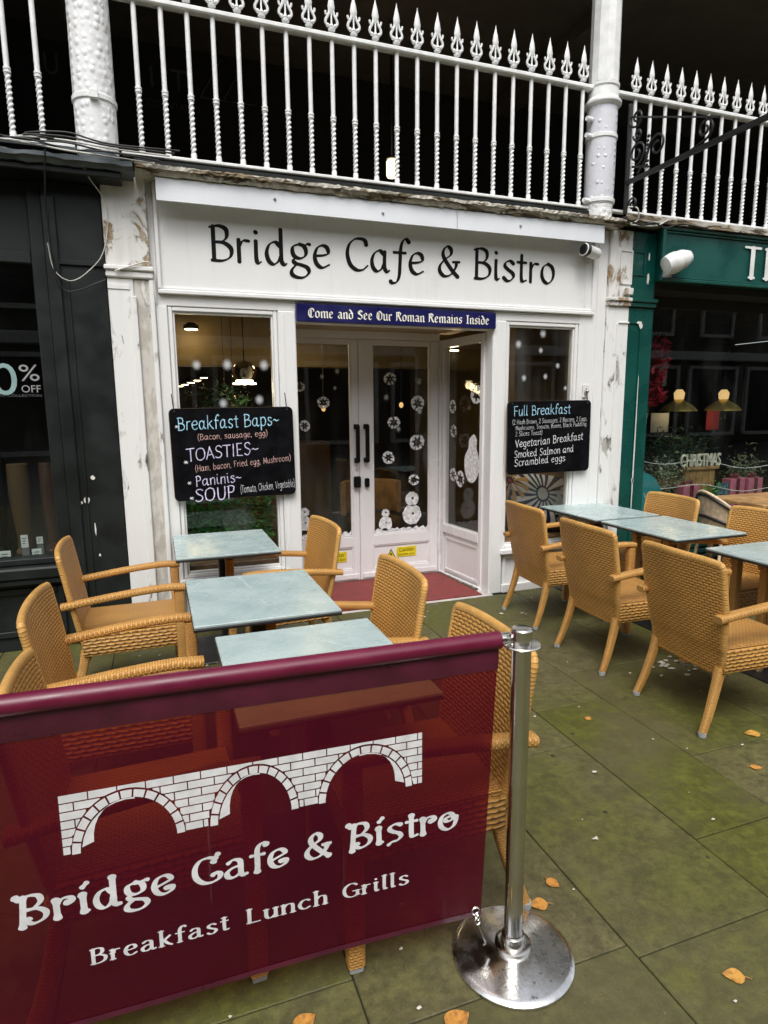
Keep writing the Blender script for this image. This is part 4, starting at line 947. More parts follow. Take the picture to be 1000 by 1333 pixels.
mb = MB(); mb.box(-3.0, -.3, 7.0, 7.1, 0, 2.9); mb.box(-.34, -.24, 4.78, 7.0, 0, 2.9); mb.box(-3.0, -.34, 4.78, 7.0, 2.7, 2.8); P_(mb, 'interior_wall', M['darkwall'])
mb = MB(); mb.box(-2.6, -.345, 4.745, 5.4, .50, .56); P_(mb, 'display_shelf', M['charcoal'])
sans('0', 'offer_lettering', M['mint'], ls, 4.6585, -.955, -.815, 1.695, 1.895); sans('%', 'offer_lettering', M['greyletter'], ls, 4.6585, -.800, -.685, 1.785, 1.888)
sans('OFF', 'offer_lettering', M['greyletter'], ls, 4.6585, -.795, -.684, 1.712, 1.758); sans('DAY COLLECTION', 'offer_lettering', M['faint'], ls, 4.6585, -.95, -.683, 1.685, 1.700)
t = thing('track_spotlight', 'white cylindrical spotlight lit inside the charcoal shop window', 'lamp', (-.70, 5.3, 2.2))
mb = MB(); rot = Matrix.Rotation(R(-55), 3, 'Y'); mb.lathe([(.05, 0), (.055, .06), (.03, .14)], 16, (0, 0, 0), Matrix.Rotation(R(40), 3, 'Y')); mb.build('lamp_body', M['pvcw'], t, smooth=50)
mb = MB(); mb.lathe([(.042, -.003), (.042, -.001)], 16, (0, 0, 0), Matrix.Rotation(R(40), 3, 'Y')); mb.build('lamp_lens', M['lampdisc'], t)
mb = MB(); mb.tube([(.06, 0, .1), (.06, 0, .5)], .012, 8); mb.build('stem', M['pvcw'], t)
for k, (x, z, w, h) in enumerate(((-1.03, .60, .07, .085), (-.835, .60, .06, .085), (-.915, .69, .045, .09), (-.82, .69, .04, .05))):
    t = thing('price_card', ['white price card lowest left in the charcoal shop window', 'white price card lowest right in the charcoal shop window', 'narrow white price card raised at the left in the charcoal window', 'tiny white price card behind the lowest right card'][k], 'price card', (x, 4.85-.0*k+.06*(k > 1), .56), 0, 'price cards in the charcoal shop window')
    hh = z-.56
    mb = MB(); mb.box(-w/2, w/2, 0, .006, hh-h/2, hh+h/2, .001, None); mb.build('card', M['tag'], t)
    mb = MB(); mb.box(-w/2, w/2, .0065, .03, 0, max(.012, hh-h/2), .002); mb.build('stand', M['poster'], t)
    mb = MB()
    for q in range(3): mb.box(-w*.3, w*.25-.004*q, -.0012, -.0004, hh+h*(.2-.2*q), hh+h*(.27-.2*q), .0001)
    mb.build('card_print', M['faint'], t)
for k, (x, m, r, z1) in enumerate(((-.95, 'amber', .075, 1.22), (-.76, 'brown', .06, 1.22), (-1.12, 'charcoal', .09, 1.5))):
    t = thing('knee_boot', ['mustard brown tall boot standing in the charcoal shop window', 'dark chestnut tall boot next to the window frame', 'black tall boot at the left edge of the charcoal window'][k], 'boot', (x, 5.12, .56), 0, 'tall boots on display')
    mb = MB(); mb.lathe([(r*.62, .03), (r*.6, .12), (r*.8, .25), (r, .45), (r*.95, z1-.57), (r*.9, z1-.56)], 20); mb.build('shaft', M[m], t, smooth=60)
    mb = MB(); mb.ball((0, -.07, .035), .05, 16, 8, (.9, 2.1, .7)); mb.build('foot', M[m], t, smooth=60)
    mb = MB(); mb.box(-.03, .03, .02, .07, -.0, .03, .004); mb.build('heel', M['blackmetal'], t)

# ================================================================== GREEN SHOP
gs = thing('green_shopfront', 'dark green shopfront right of the cafe with a deep set display window', 'shopfront', (6., FY, 0))
Q = lambda mb, n, m, par=gs, **k: mb.build(n, m, par, world=True, **k)
mb = MB(); mb.box(3.932, 4.195, 4.58, 4.95, 0, 2.44, .006); mb.box(3.932, 4.05, 4.569, 4.5795, 2.30, 2.315, .003); mb.box(4.05, 4.066, 4.568, 4.5795, .25, 2.315, .004); Q(mb, 'pilaster', M['green'])
mb = MB(); mb.box(3.932, 4.205, 4.54, 4.75, 2.48, 2.51, .006); mb.box(3.932, 4.20, 4.556, 4.75, 2.441, 2.479, .006); Q(mb, 'pilaster_moulding', M['green'])
mb = MB(); mb.box(3.932, 4.185, 4.573, 4.75, 2.511, 3.06, .006); frame(mb, 3.934, 4.06, 2.70, 2.90, .012, 4.562, 4.5725, .003); Q(mb, 'pilaster_head', M['green'])
for x, z, w, h in ((4.058, 1.2, .007, .9), (4.05, 2.29, .02, .035), (4.03, 2.31, .03, .012), (4.055, .92, .016, .022), (4.10, 2.68, .012, .05), (4.10, 2.86, .008, .035)):
    mb = MB(); rr2 = random.Random(int(x*999+z*77)); pts = [(x+w*rr2.uniform(.55, 1.1)*math.cos(a), z+h*rr2.uniform(.7, 1.1)*math.sin(a)) for a in [2*PI*k/11 for k in range(11)]]
    mb.prism(pts, 4.5665 if z < 2.3 else 4.5655, 4.5679 if z < 2.4 else 4.573); Q(mb, 'paint_chip', M['chip'])
mb = MB(); mb.box(4.187, 9.5, 4.50, 4.60, 2.662, 3.09, .004); Q(mb, 'fascia', M['green'])
mb = MB(); frame(mb, 4.15, 9.5, 2.650, 3.098, .03, 4.465, 4.4995, .006); frame(mb, 4.186, 9.46, 2.684, 3.064, .014, 4.482, 4.4997, .004); Q(mb, 'fascia_moulding', M['green'])
mb = MB(); mb.box(4.187, 9.5, 4.6005, 4.93, 2.60, 3.05, .004); mb.box(4.197, 9.5, 4.86, 4.93, 2.50, 2.599, .004); Q(mb, 'soffit', M['darkwall'])
mb = MB(); mb.box(4.197, 4.26, 4.85, 4.93, .47, 2.499, .004); mb.box(4.26, 9.5, 4.80, 4.93, .42, .469, .006); Q(mb, 'window_frame', M['green'])
mb = MB(); mb.box(4.197, 9.5, 4.86, 4.93, 0, .419, .003)
for k in range(6): mb.box(4.2, 9.5, 4.815, 4.845, .03+k*.065, .072+k*.065, .004, None)
Q(mb, 'stall_riser', M['green'])
mb = MB(); mb.box(4.2605, 9.5, 4.88, 4.885, .4695, 2.4995, .001); Q(mb, 'pane', M['glassd'])
mb = MB(); lettering(mb, 'TI', 'slab', plane_pos(4.485), 5.10, 5.42, 2.735, .262)
b_ = MB(); n = len(mb.v); b_.add(mb.v, mb.f); Q(b_, 'fascia_lettering', M['pvcw'])
bm_ = MB(); rr = random.Random(18); rough_beam(bm_, 3.73, 9.6, 4.44, 4.75, 3.101, 3.13, 120, .004, .003); Q(bm_, 'cornice', M['beam'])
mb = MB(); mb.box(4.0, 9.5, 8.4, 8.5, 0, 2.9); mb.box(4.0, 4.1, 4.96, 8.4, 0, 2.9); mb.box(4.1, 9.5, 4.94, 8.4, 2.62, 2.7); mb.box(9.4, 9.5, 4.95, 8.4, 0, 2.6); Q(mb, 'interior_wall', M['darkwall'])
mb = MB(); mb.box(4.1, 9.4, 4.935, 8.4, -.05, -.028); Q(mb, 'interior_floor', M['floorwood'])
mb = MB(); mb.box(4.2, 9.3, 4.94, 5.5, .40, .46, .004); Q(mb, 'display_shelf', M['wood'])
# floodlight
t = thing('floodlight', 'white egg shaped floodlight fixed to the green fascia', 'lamp', (4.19, 4.48, 2.785))
ax = Matrix.Rotation(R(68), 3, 'Y') @ Matrix.Rotation(R(12), 3, 'X')
mb = MB(); mb.lathe([(.02, -.09), (.075, -.075), (.088, -.02), (.088, .02), (.08, .05)], 22, (.02, -.08, 0), ax); mb.build('lamp_body', M['pvcw'], t, smooth=50)
mb = MB(); mb.lathe([(.0805, .051), (.078, .09), (.05, .15), (.02, .16)], 22, (.02, -.08, 0), ax); mb.build('lamp_hood', M['pvcw'], t, smooth=50)
mb = MB(); mb.box(-.03, .03, -.06, .018, -.11, -.06, .006); mb.build('bracket', M['greyplastic'], t)
# interior goods
for k, (x, lab) in enumerate(((5.56, 'left brass dome pendant lamp in the green shop window'), (6.22, 'right brass dome pendant lamp in the green shop window'))):
    t = thing('dome_pendant_lamp', lab, 'lamp', (x, 5.6, 1.53), 0, 'brass pendant lamps in the green shop')
    mb = MB(); mb.lathe([(.20, 0), (.195, .01), (.15, .06), (.07, .11), (.035, .13)], 28); mb.build('lamp_shade', M['brass'], t, smooth=60)
    mb = MB(); mb.lathe([(.05, .131), (.058, .20), (.03, .24)], 16); mb.build('lamp_cup', M['lampdim'], t, smooth=60); glow(t, (0, 0, -.06), 1.2)
    mb = MB(); mb.tube([(0, 0, .24), (0, 0, 1.08)], .006, 6); mb.build('cord', M['cable'], t)
for k, (x, y, z, w, d, h, lab) in enumerate(((5.28, 5.12, .46, .22, .12, .30, 'single pink gift box with maroon ribbon behind the bistro chair'), (6.02, 5.2, .46, .21, .12, .33, 'left of the two tall pink gift boxes side by side'), (6.25, 5.17, .46, .21, .12, .33, 'right of the two tall pink gift boxes side by side'))):
    t = thing('gift_box', lab, 'gift box', (x, y, z), 0, 'pink gift boxes in the green shop window')
    mb = MB(); mb.box(-w/2, w/2, -d/2, d/2, 0, h, .004); mb.build('box', M['pink'], t)
    mb = MB(); mb.box(-.025, .025, -d/2-.004, d/2+.004, 0.002, h+.003, .002); mb.build('ribbon', M['maroon'], t)
    mb = MB(); mb.ball((-.035, 0, h+.03), .035, 10, 6, (1, .6, .7)); mb.ball((.035, 0, h+.03), .035, 10, 6, (1, .6, .7)); mb.build('bow', M['maroon'], t, smooth=60)
t = thing('christmas_sign', 'wooden crate topped with raised letters spelling CHRISTMAS', 'sign', (5.56, 5.25, .46))
mb = MB()
for k in range(5): mb.box(5.34+.09*k, 5.425+.09*k, 5.24, 5.26, .46, .90, .003)
mb.box(5.32, 5.82, 5.22, 5.28, .90, .93, .004); Q(mb, 'crate', M['wood'], t)
o = sans('CHRISTMAS', 'sign_lettering', M['cream'], t, 5.235, 5.29, 5.85, .935, 1.075, .02)
def bush(name, label, c, sp, n, size, m, seed, cat='plant', asp=.45, group=None, pot=True):
    rr = random.Random(seed); t = thing(name, label, cat, (c[0], c[1], .46), 0, group)
    mb = leaves(n, lambda: (c[0]+rr.gauss(0, sp[0]), c[1]+rr.gauss(0, sp[1]), c[2]+rr.gauss(0, sp[2])), size, rr, asp); Q(mb, 'foliage', M[m], t)
    mb = MB()
    for _ in range(7): mb.tube([(c[0]+rr.gauss(0, .02), c[1], .46), (c[0]+rr.gauss(0, sp[0]), c[1]+rr.gauss(0, sp[1]), c[2]+rr.uniform(0, sp[2]))], .004, 5)
    Q(mb, 'stem', M['leafd'], t); return t
bush('eucalyptus_plant', 'blue green trailing eucalyptus left of the CHRISTMAS crate', (5.10, 5.22, .82), (.15, .05, .12), 520, .055, 'leafp', 31)
bush('fir_plant', 'dark green fir foliage behind the CHRISTMAS letters', (5.45, 5.5, 1.12), (.2, .06, .09), 700, .08, 'leafd', 32, asp=.2)
bush('ivy_plant', 'small bright green ivy at the foot of the CHRISTMAS crate', (5.55, 5.05, .60), (.09, .03, .08), 300, .05, 'leafg', 33)
bush('twig_plant', 'pale frosted twigs on the right of the display behind the tall gift boxes', (6.35, 5.35, .85), (.12, .05, .10), 350, .06, 'leafp', 34, asp=.2)
rr = random.Random(40)
t = thing('red_garland', 'red poinsettia garland hanging inside the green pilaster', 'garland', (4.72, 5.15, 1.9))
mb = leaves(420, lambda: (4.72+rr.gauss(0, .07), 5.15+rr.gauss(0, .05), 1.62+rr.random()*.62), .10, rr, .5); Q(mb, 'foliage', M['redleaf'], t)
mb = MB(); mb.tube([(4.72, 5.15, 1.5), (4.72, 5.15, 2.6)], .008, 6); Q(mb, 'stem', M['leafd'], t)
for nm, lab, m, x, z, y, w, h in (('poster', 'pale grey notice hanging behind the left brass lamp', 'poster', 5.45, 1.40, 5.75, .26, .22), ('poster', 'red notice hanging behind the right brass lamp', 'redposter', 6.30, 1.42, 5.8, .20, .24), ('poster', 'pale notice near the red garland in the green window', 'poster', 4.98, 1.93, 5.3, .20, .27)):
    t = thing(nm, lab, 'poster', (x, y, z), 0); mb = MB(); mb.box(-w/2, w/2, 0, .006, -h/2, h/2, .001); mb.build('sheet', M[m], t)
    mb = MB(); mb.tube([(0, .003, h/2), (0, .003, 2.62-z)], .002, 5); mb.build('cord', M['cable'], t)
t = thing('slate_sign', 'small dark blue slate sign with pale writing beside the tall gift boxes', 'sign', (5.78, 5.12, .46))
mb = MB(); mb.box(-.09, .09, 0, .012, .02, .30, .004); mb.build('slate', M['slate'], t)
lt = MB()
for k in range(4): lettering(lt, ['noel', 'and', 'merry', 'rest'][k].replace('y', 'v'), 'chalk', plane_pos(5.118), 5.71, 5.85, .70-.065*k, .035, .05, k)
part(lt, 'chalk_writing', M['chalkb'], t)
t = thing('teal_sign', 'round teal sign with white letters peeking out past the green pilaster', 'sign', (4.52, 5.0, .46))
mb = MB(); mb.lathe([(.30, -.008), (.30, .008)], 40, (0, 0, .18), Matrix.Rotation(R(90), 3, 'X')); mb.build('disc', M['teal'], t)
lt = MB(); lettering(lt, 'VN', 'chalkfat', plane_pos(4.9915), 4.58, 4.76, .655, .07); part(lt, 'sign_lettering', M['pvcw'], t)
rr = random.Random(77)
for k, (z0, lab) in enumerate(((1.03, 'upper thin string of fairy lights across the green window'), (.78, 'lower thin string of fairy lights across the green window'))):
    t = thing('string_lights', lab, 'fairy lights', (5.5, 5.0, z0), 0, 'fairy light strings in the green window')
    P = [(4.5+.16*i, 5.0, z0-.03*math.sin(i*.9)-.012*i+.03) for i in range(14)]
    mb = MB(); mb.tube(P, .004, 5); Q(mb, 'wire', M['pvcw'], t)
    mb = MB()
    for q in P[::2]: mb.ball(q, .009, 8, 5)
    Q(mb, 'bulb', M['cream'], t)

# ================================================================== UPPER GALLERY
ug = thing('upper_gallery', 'dark covered first floor gallery above the shopfronts', 'gallery', (2.5, 5, 3.1))
U = lambda mb, n, m, par=ug, **k: mb.build(n, m, par, world=True, **k)
mb = MB(); mb.box(-6, 12, 4.76, 8.4, 3.08, 3.16, .01); U(mb, 'gallery_floor', M['darkwall'])
gc = mat('gallery_ceiling_paint', (.16, .14, .115), .8)
mb = MB(); mb.box(-6, 12, 4.3, 8.4, 5.7, 5.9, .01); mb.box(4.6, 4.9, 4.5, 8.3, 5.55, 5.699, .01); mb.box(-.9, -.6, 4.5, 8.3, 5.55, 5.699, .01); mb.box(-6, 12, 4.5, 4.78, 5.5, 5.6995, .01); U(mb, 'gallery_ceiling', gc)
mb = MB(); mb.box(-6, 12, 8.3, 8.45, 3.161, 5.7, .01); mb.box(-6.1, -6, 4.7, 8.4, 3.1, 5.7, .01); mb.box(12, 12.1, 4.7, 8.4, 3.1, 5.7, .01); U(mb, 'gallery_back_wall', M['darkwall'])
mb = MB(); mb.box(-6, 12, 4.3, 8.5, 5.901, 9.5, .01); U(mb, 'upper_wall', M['opp1'])
for ch, x0, x1, z0, z1 in (('U', -.77, -.65, 5.02, 5.22), ('N', -.5, -.36, 5.02, 5.22), ('I', .17, .20, 5.05, 5.25), ('T', .36, .52, 5.05, 5.25), ('ACCOUNTANTS', .02, .64, 4.86, 4.93)):
    sans(ch, 'wall_lettering', M['faint'], ug, 8.29, x0*1.15, x1*1.15, 3.2+(z0-3.2)*1.1, 3.2+(z1-3.2)*1.1)
mb = MB()
for cx, s in ((1.0, .26), (1.2, .2)): mb.tube([(cx-s, 8.285, 5.2), (cx, 8.285, 5.2+s*1.7), (cx+s, 8.285, 5.2), (cx-s, 8.285, 5.2)], .012, 6)
U(mb, 'wall_emblem', M['faint'])
t = thing('gallery_lamp', 'warm lit lantern glowing at the back of the gallery', 'lamp', (2.65, 7.0, 4.12))
mb = MB(); mb.lathe([(.05, 0), (.06, .02), (.06, .16), (.045, .18)], 16); mb.build('lamp_glass', M['lantern'], t, smooth=50); glow(t, (0, -.2, .1), 2)
mb = MB(); mb.tube([(0, 0, .18), (0, 0, 1.55)], .012, 6); mb.lathe([(.07, .181), (.03, .22)], 16); mb.build('lamp_stem', M['blackmetal'], t)

# columns
RY = 4.64
t = thing('column', 'thick white cast iron column with heavily textured old paint', 'column', (-.228, RY, 3.18), 0)
mb = MB(); mb.lathe([(.122, 0), (.123, .2), (.121, .9), (.112, 1.6), (.108, 2.52)], 40); mb.build('shaft', M['column'], t, smooth=40)
mb = MB(); mb.lathe([(.118, -.06), (.125, -.055), (.125, -.001)], 40); mb.build('base_collar', M['lead'], t)
mb = MB(); mb.lathe([(.126, .29), (.131, .295), (.131, .32), (.126, .325)], 40); mb.box(-.02, .03, -.15, -.122, .28, .33, .004); mb.build('strap', M['metalwhite'], t)
t = thing('column', 'smooth white column with a dimpled base and ring collar', 'column', (3.60, RY, 3.12), 0)
mb = MB(); mb.lathe([(.118, .12), (.120, .3), (.120, .80), (.119, .86)], 40); mb.build('shaft_base', M['column2'], t, smooth=40)
mb = MB(); mb.lathe([(.119, .861), (.135, .87), (.147, .885), (.147, .90), (.135, .915), (.122, .93), (.118, 1.0), (.126, 1.01), (.126, 1.03), (.112, 1.04)], 40); mb.build('ring_collar', M['metalwhite'], t, smooth=35)
mb = MB(); n = 12; mb.lathe([(.118, 1.041), (.116, 1.3), (.112, 2.58)], n); mb.build('shaft', M['metalwhite'], t)
mb = MB(); mb.lathe([(.112, 0), (.115, .119)], 30); mb.build('base_collar', M['column'], t)
mb = MB()
for z in (.13, .62): mb.lathe([(.123, z), (.128, z+.004), (.128, z+.03), (.123, z+.034)], 36)
for z in (.145, .635, .76): mb.tube([(-.12, -.03, z), (-.18, -.04, z)], .018, 10)
mb.build('strap', M['metalwhite'], t)

# railings
def baluster_mesh():
    mb = MB()
    pr = [(.019, .0), (.019, .03), (.015, .036)]; mb.lathe(pr, 10)
    n, m = 80, 12; vs = []
    for i in range(n+1):
        z = .034+.325*i/n; tw = i/n*2*PI*5.2
        for k in range(m):
            a = 2*PI*k/m; r = .0150*(1+.24*math.cos(2*(a-tw))); vs.append((r*math.cos(a), r*math.sin(a), z))
    mb.add(vs, [[i*m+k, i*m+(k+1) % m, (i+1)*m+(k+1) % m, (i+1)*m+k] for i in range(n) for k in range(m)])
    mb.lathe([(.015, .355), (.021, .36), (.021, .370), (.016, .374), (.021, .379), (.021, .389), (.0155, .394), (.0155, .865), (.0155, .868), (.023, .88), (.023, .893), (.016, .899)], 12)
    return mb
def finial_mesh():
    mb = MB(); z0 = .935
    mb.lathe([(.024, z0), (.026, z0+.010), (.015, z0+.018), (.020, z0+.027), (.011, z0+.036), (.006, z0+.05), (.006, z0+.105)], 10)
    b = len(mb.v); mb.lathe([(.006, z0+.10), (.022, z0+.125), (.026, z0+.150), (.018, z0+.19), (.006, z0+.235), (.001, z0+.262)], 8)
    for i in range(b, len(mb.v)): x, y, z = mb.v[i]; mb.v[i] = (x, y*.55, z)
    for s in (-1, 1):
        P = catmull([(s*.004, 0, z0+.032), (s*.024, 0, z0+.030), (s*.041, 0, z0+.046), (s*.040, 0, z0+.066), (s*.027, 0, z0+.088), (s*.018, 0, z0+.108), (s*.013, 0, z0+.128)], 4)
        mb.tube(P, .0095, 6, upv=(0, 1, 0))
        P = catmull([(s*.027, 0, z0+.088), (s*.040, 0, z0+.100), (s*.043, 0, z0+.118)], 4); mb.tube(P, .008, 6, upv=(0, 1, 0)); mb.ball((s*.026, 0, z0+.032), .0135, 8, 5)
    return mb
proto_b = proto_f = None
def railing(label, x0, x1, xs):
    global proto_b, proto_f
    t = thing('railing', label, 'railing', ((x0+x1)/2, RY, 3.205), 0, 'white spiked railings of the gallery')
    cx = (x0+x1)/2
    mb = MB(); mb.box(x0-cx, x1-cx, -.024, .024, 0.002, .024, .005); mb.build('bottom_rail', M['metalwhite'], t)
    mb = MB(); mb.box(x0-cx, x1-cx, -.034, .034, .900, .934, .008); mb.build('top_rail', M['metalwhite'], t)
    for x in xs:
        if proto_b is None:
            b = baluster_mesh().build('baluster', M['metalwhite'], t, smooth=40); f = finial_mesh().build('spear_finial', M['metalwhite'], b, smooth=50); proto_b, proto_f = b, f
        else:
            b = proto_b.copy(); COL.objects.link(b); b.parent = t
            f = proto_f.copy(); COL.objects.link(f); f.parent = b
        b.location = (x-cx, 0, .024)
    return t
railing('middle section of the white spiked railing above the cafe fascia', -.09, 3.49, [.035+.1603*k for k in range(22)])
railing('left section of the white spiked railing above the charcoal shop', -2.2, -.36, [-.535-.163*k for k in range(10)])
railing('right section of the white spiked railing above the green shop', 3.72, 7.4, [3.925+.158*k for k in range(20)])

# iron sign bracket on the right column, reaching out over the pavement
t = thing('sign_bracket', 'black wrought iron sign bracket with scrolls reaching out over the pavement', 'bracket', (3.78, 4.52, 3.15))
def X_(a, z): return (3.78, 4.52-a, z)
mb = MB(); mb.sweep([X_(0, 3.14), X_(0, 4.0)], rrect(.03, .022, .003), (0, 1, 0)); part(mb, 'back_bar', M['blackmetal'], t)
mb = MB(); mb.sweep([X_(-.0, 3.405), X_(2.3, 3.395)], rrect(.03, .034, .004), (0, 0, 1)); part(mb, 'main_bar', M['blackmetal'], t)
mb = MB(); mb.tube([X_(0, 3.905), X_(.9, 3.55)], .007, 6); part(mb, 'stay_rod', M['blackmetal'], t)
def scroll(c, r0, turns, dirn, a0, tail=None, th=.009):
    P = []
    for k in range(int(22*turns)+1):
        a = a0+dirn*2*PI*k/22; r = r0*(1-.75*k/(22*turns)); P.append(X_(c[0]+r*math.cos(a), c[1]+r*math.sin(a)))
    if tail: P = [X_(*p) for p in tail]+P
    mb = MB(); mb.tube(P, th, 6, upv=(1, 0, 0)); part(mb, 'scroll', M['blackmetal'], t, smooth=60)
scroll((.10, 3.60), .10, 1.5, 1, -2.0, [(.25, 3.45)]); scroll((.32, 3.58), .09, 1.4, -1, PI, [(.12, 3.44), (.2, 3.5)]); scroll((.08, 3.87), .075, 1.3, 1, PI); scroll((.08, 3.22), .055, 1.3, -1, PI); scroll((.78, 3.52), .075, 1.4, 1, -1.4, [(.66, 3.42)]); scroll((.10, 3.74), .05, 1.3, 1, PI); scroll((1.45, 3.52), .10, 1.3, 1, -1.4, [(1.3, 3.42)])
mb = MB()
for k in range(8): mb.ball(X_(.22+.006*math.sin(k*2), 3.47+.03*k), .013, 8, 5)
part(mb, 'twisted_finial', M['blackmetal'], t)

# security camera
t = thing('security_camera', 'small white bullet security camera on the right end of the fascia', 'security camera', (3.46, 4.59, 2.84))
ax = Matrix.Rotation(R(-80), 3, 'Y') @ Matrix.Rotation(R(18), 3, 'X')
ax = Matrix.Rotation(R(14), 3, 'Z') @ Matrix.Rotation(R(-84), 3, 'Y')
mb = MB(); mb.lathe([(.040, -.085), (.047, -.07), (.047, .05), (.050, .055), (.050, .088), (.044, .092)], 22, (-.02, -.09, 0), ax); mb.build('camera_body', M['pvcw'], t, smooth=50)
mb = MB(); mb.lathe([(.0505, .05), (.0515, .06), (.0515, .085), (.042, .0925), (.030, .097)], 22, (-.02, -.09, 0), ax); mb.build('lens', M['lens'], t)
mb = MB(); mb.lathe([(.048, 0), (.048, .014), (.02, .022), (.018, .07)], 18, (.03, .0, -.01), Matrix.Rotation(R(90), 3, 'X')); mb.build('mount', M['greyplastic'], t, smooth=50)
# doorbell camera by the right board
t = thing('door_buzzer', 'tiny chrome ball hook fixed above the right chalkboard', 'hook', (3.52, 4.597, 1.72))
mb = MB(); mb.ball((0, -.02, 0), .02, 12, 8); mb.build('ball', M['chrome'], t, smooth=60); mb = MB(); mb.box(-.03, .03, -.006, 0, -.05, .06, .003); mb.build('plate', M['pvcw'], t)

# cables
def cable(name, label, pts, r, m):
    mb = MB(); mb.tube(catmull(pts, 6), r, 6); o = mb.build(name, M[m], None, smooth=60); return tag(o, label, 'cable', None)
rr = random.Random(55)
cable('loose_cable', 'thin grey cable looping down the charcoal pilaster', [(-.32, 4.36, 3.10), (-.29, 4.44, 3.0), (-.20+.0, 4.55, 2.86), (-.235, 4.55, 2.6), (-.33, 4.55, 2.47), (-.44, 4.55, 2.40), (-.53, 4.555, 2.46), (-.555, 4.56, 2.62)], .003, 'cablew')
cable('loose_cable', 'black cable hanging in a narrow loop from the charcoal cornice', [(-.50, 4.36, 3.09), (-.52, 4.42, 2.97), (-.545, 4.54, 2.8), (-.54, 4.55, 2.55), (-.50, 4.55, 2.36), (-.42, 4.55, 2.34), (-.30, 4.55, 2.39), (-.24, 4.565, 2.42)], .005, 'cable')
cable('loose_cable', 'white cable draped over the left pilaster moulding', [(-.18, 4.545, 2.475), (-.08, 4.535, 2.51), (.0, 4.54, 2.54), (.045, 4.56, 2.53), (.055, 4.575, 2.46), (.058, 4.58, 2.3)], .005, 'cablew')
for k in range(6):
    a = rr.uniform(-.02, .03)
    cable('loose_cable', 'tangled cable on the lead cornice below the textured column, '+['lowest of the tangle', 'second from the bottom', 'third from the bottom', 'third from the top', 'second from the top', 'topmost of the tangle'][k], [(-.95+.1*k, 4.37+a, 3.125+.008*k), (-.6, 4.39-a, 3.13+.008*k), (-.38, 4.38+a, 3.10+.022*k), (-.15, 4.37-a, 3.10+.012*k), (.1+.03*k, 4.385, 3.09+.018*k)], .0055, 'cable' if k % 3 else 'cablew')
cable('loose_cable', 'white cable curling off the right column foot', [(3.75, 4.45, 3.20), (3.80, 4.40, 3.18), (3.83, 4.42, 3.10), (3.78, 4.45, 3.07), (3.90, 4.42, 3.06), (4.05, 4.44, 3.08), (4.15, 4.43, 3.13)], .006, 'cablew')
cable('loose_cable', 'black cable running along the top of the green pilaster', [(3.66, 4.40, 3.10), (3.85, 4.41, 3.06), (4.0, 4.42, 3.09), (4.12, 4.42, 3.06), (4.3, 4.44, 3.11), (4.6, 4.44, 3.10)], .007, 'cable')

# ================================================================== TABLES
TG = 'marble topped cafe tables'
def make_table(label, x, y):
    t = thing('cafe_table', label, 'table', (x, y, 0), 0, TG)
    mb = MB(); mb.box(-.31, .31, -.37, .37, .718, .7305, .0025); mb.build('tabletop', M['marble'], t)
    mb = MB(); mb.box(-.312, .312, -.372, .372, .705, .7175, .002); mb.build('table_core', M['blackplastic'], t)
    mb = MB(); mb.box(-.04, .04, -.04, .04, .014, .69, .006); mb.build('pedestal', M['blackmetal'], t)
    mb = MB(); mb.box(-.18, .18, -.20, .20, .69, .704, .003); mb.build('top_plate', M['blackmetal'], t)
    mb = MB(); mb.box(-.21, .21, -.25, .25, .0, .013, .004); mb.build('base_plate', M['blackmetal'], t); return t
t0 = make_table('marble topped cafe table nearest the left window under the toasties chalkboard', .375, 4.155)
for x, y, lab in ((.405, 2.905, 'middle marble topped cafe table of the left group'), (.475, 2.02, 'front marble topped cafe table just behind the maroon banner'),
                  (3.455, 4.285, 'marble topped cafe table below the breakfast chalkboard'), (3.465, 3.49, 'middle marble topped cafe table of the right group'), (3.45, 2.50, 'marble topped cafe table cut by the right edge of the photo')):
    dup(t0, (x, y, 0), 0, lab)

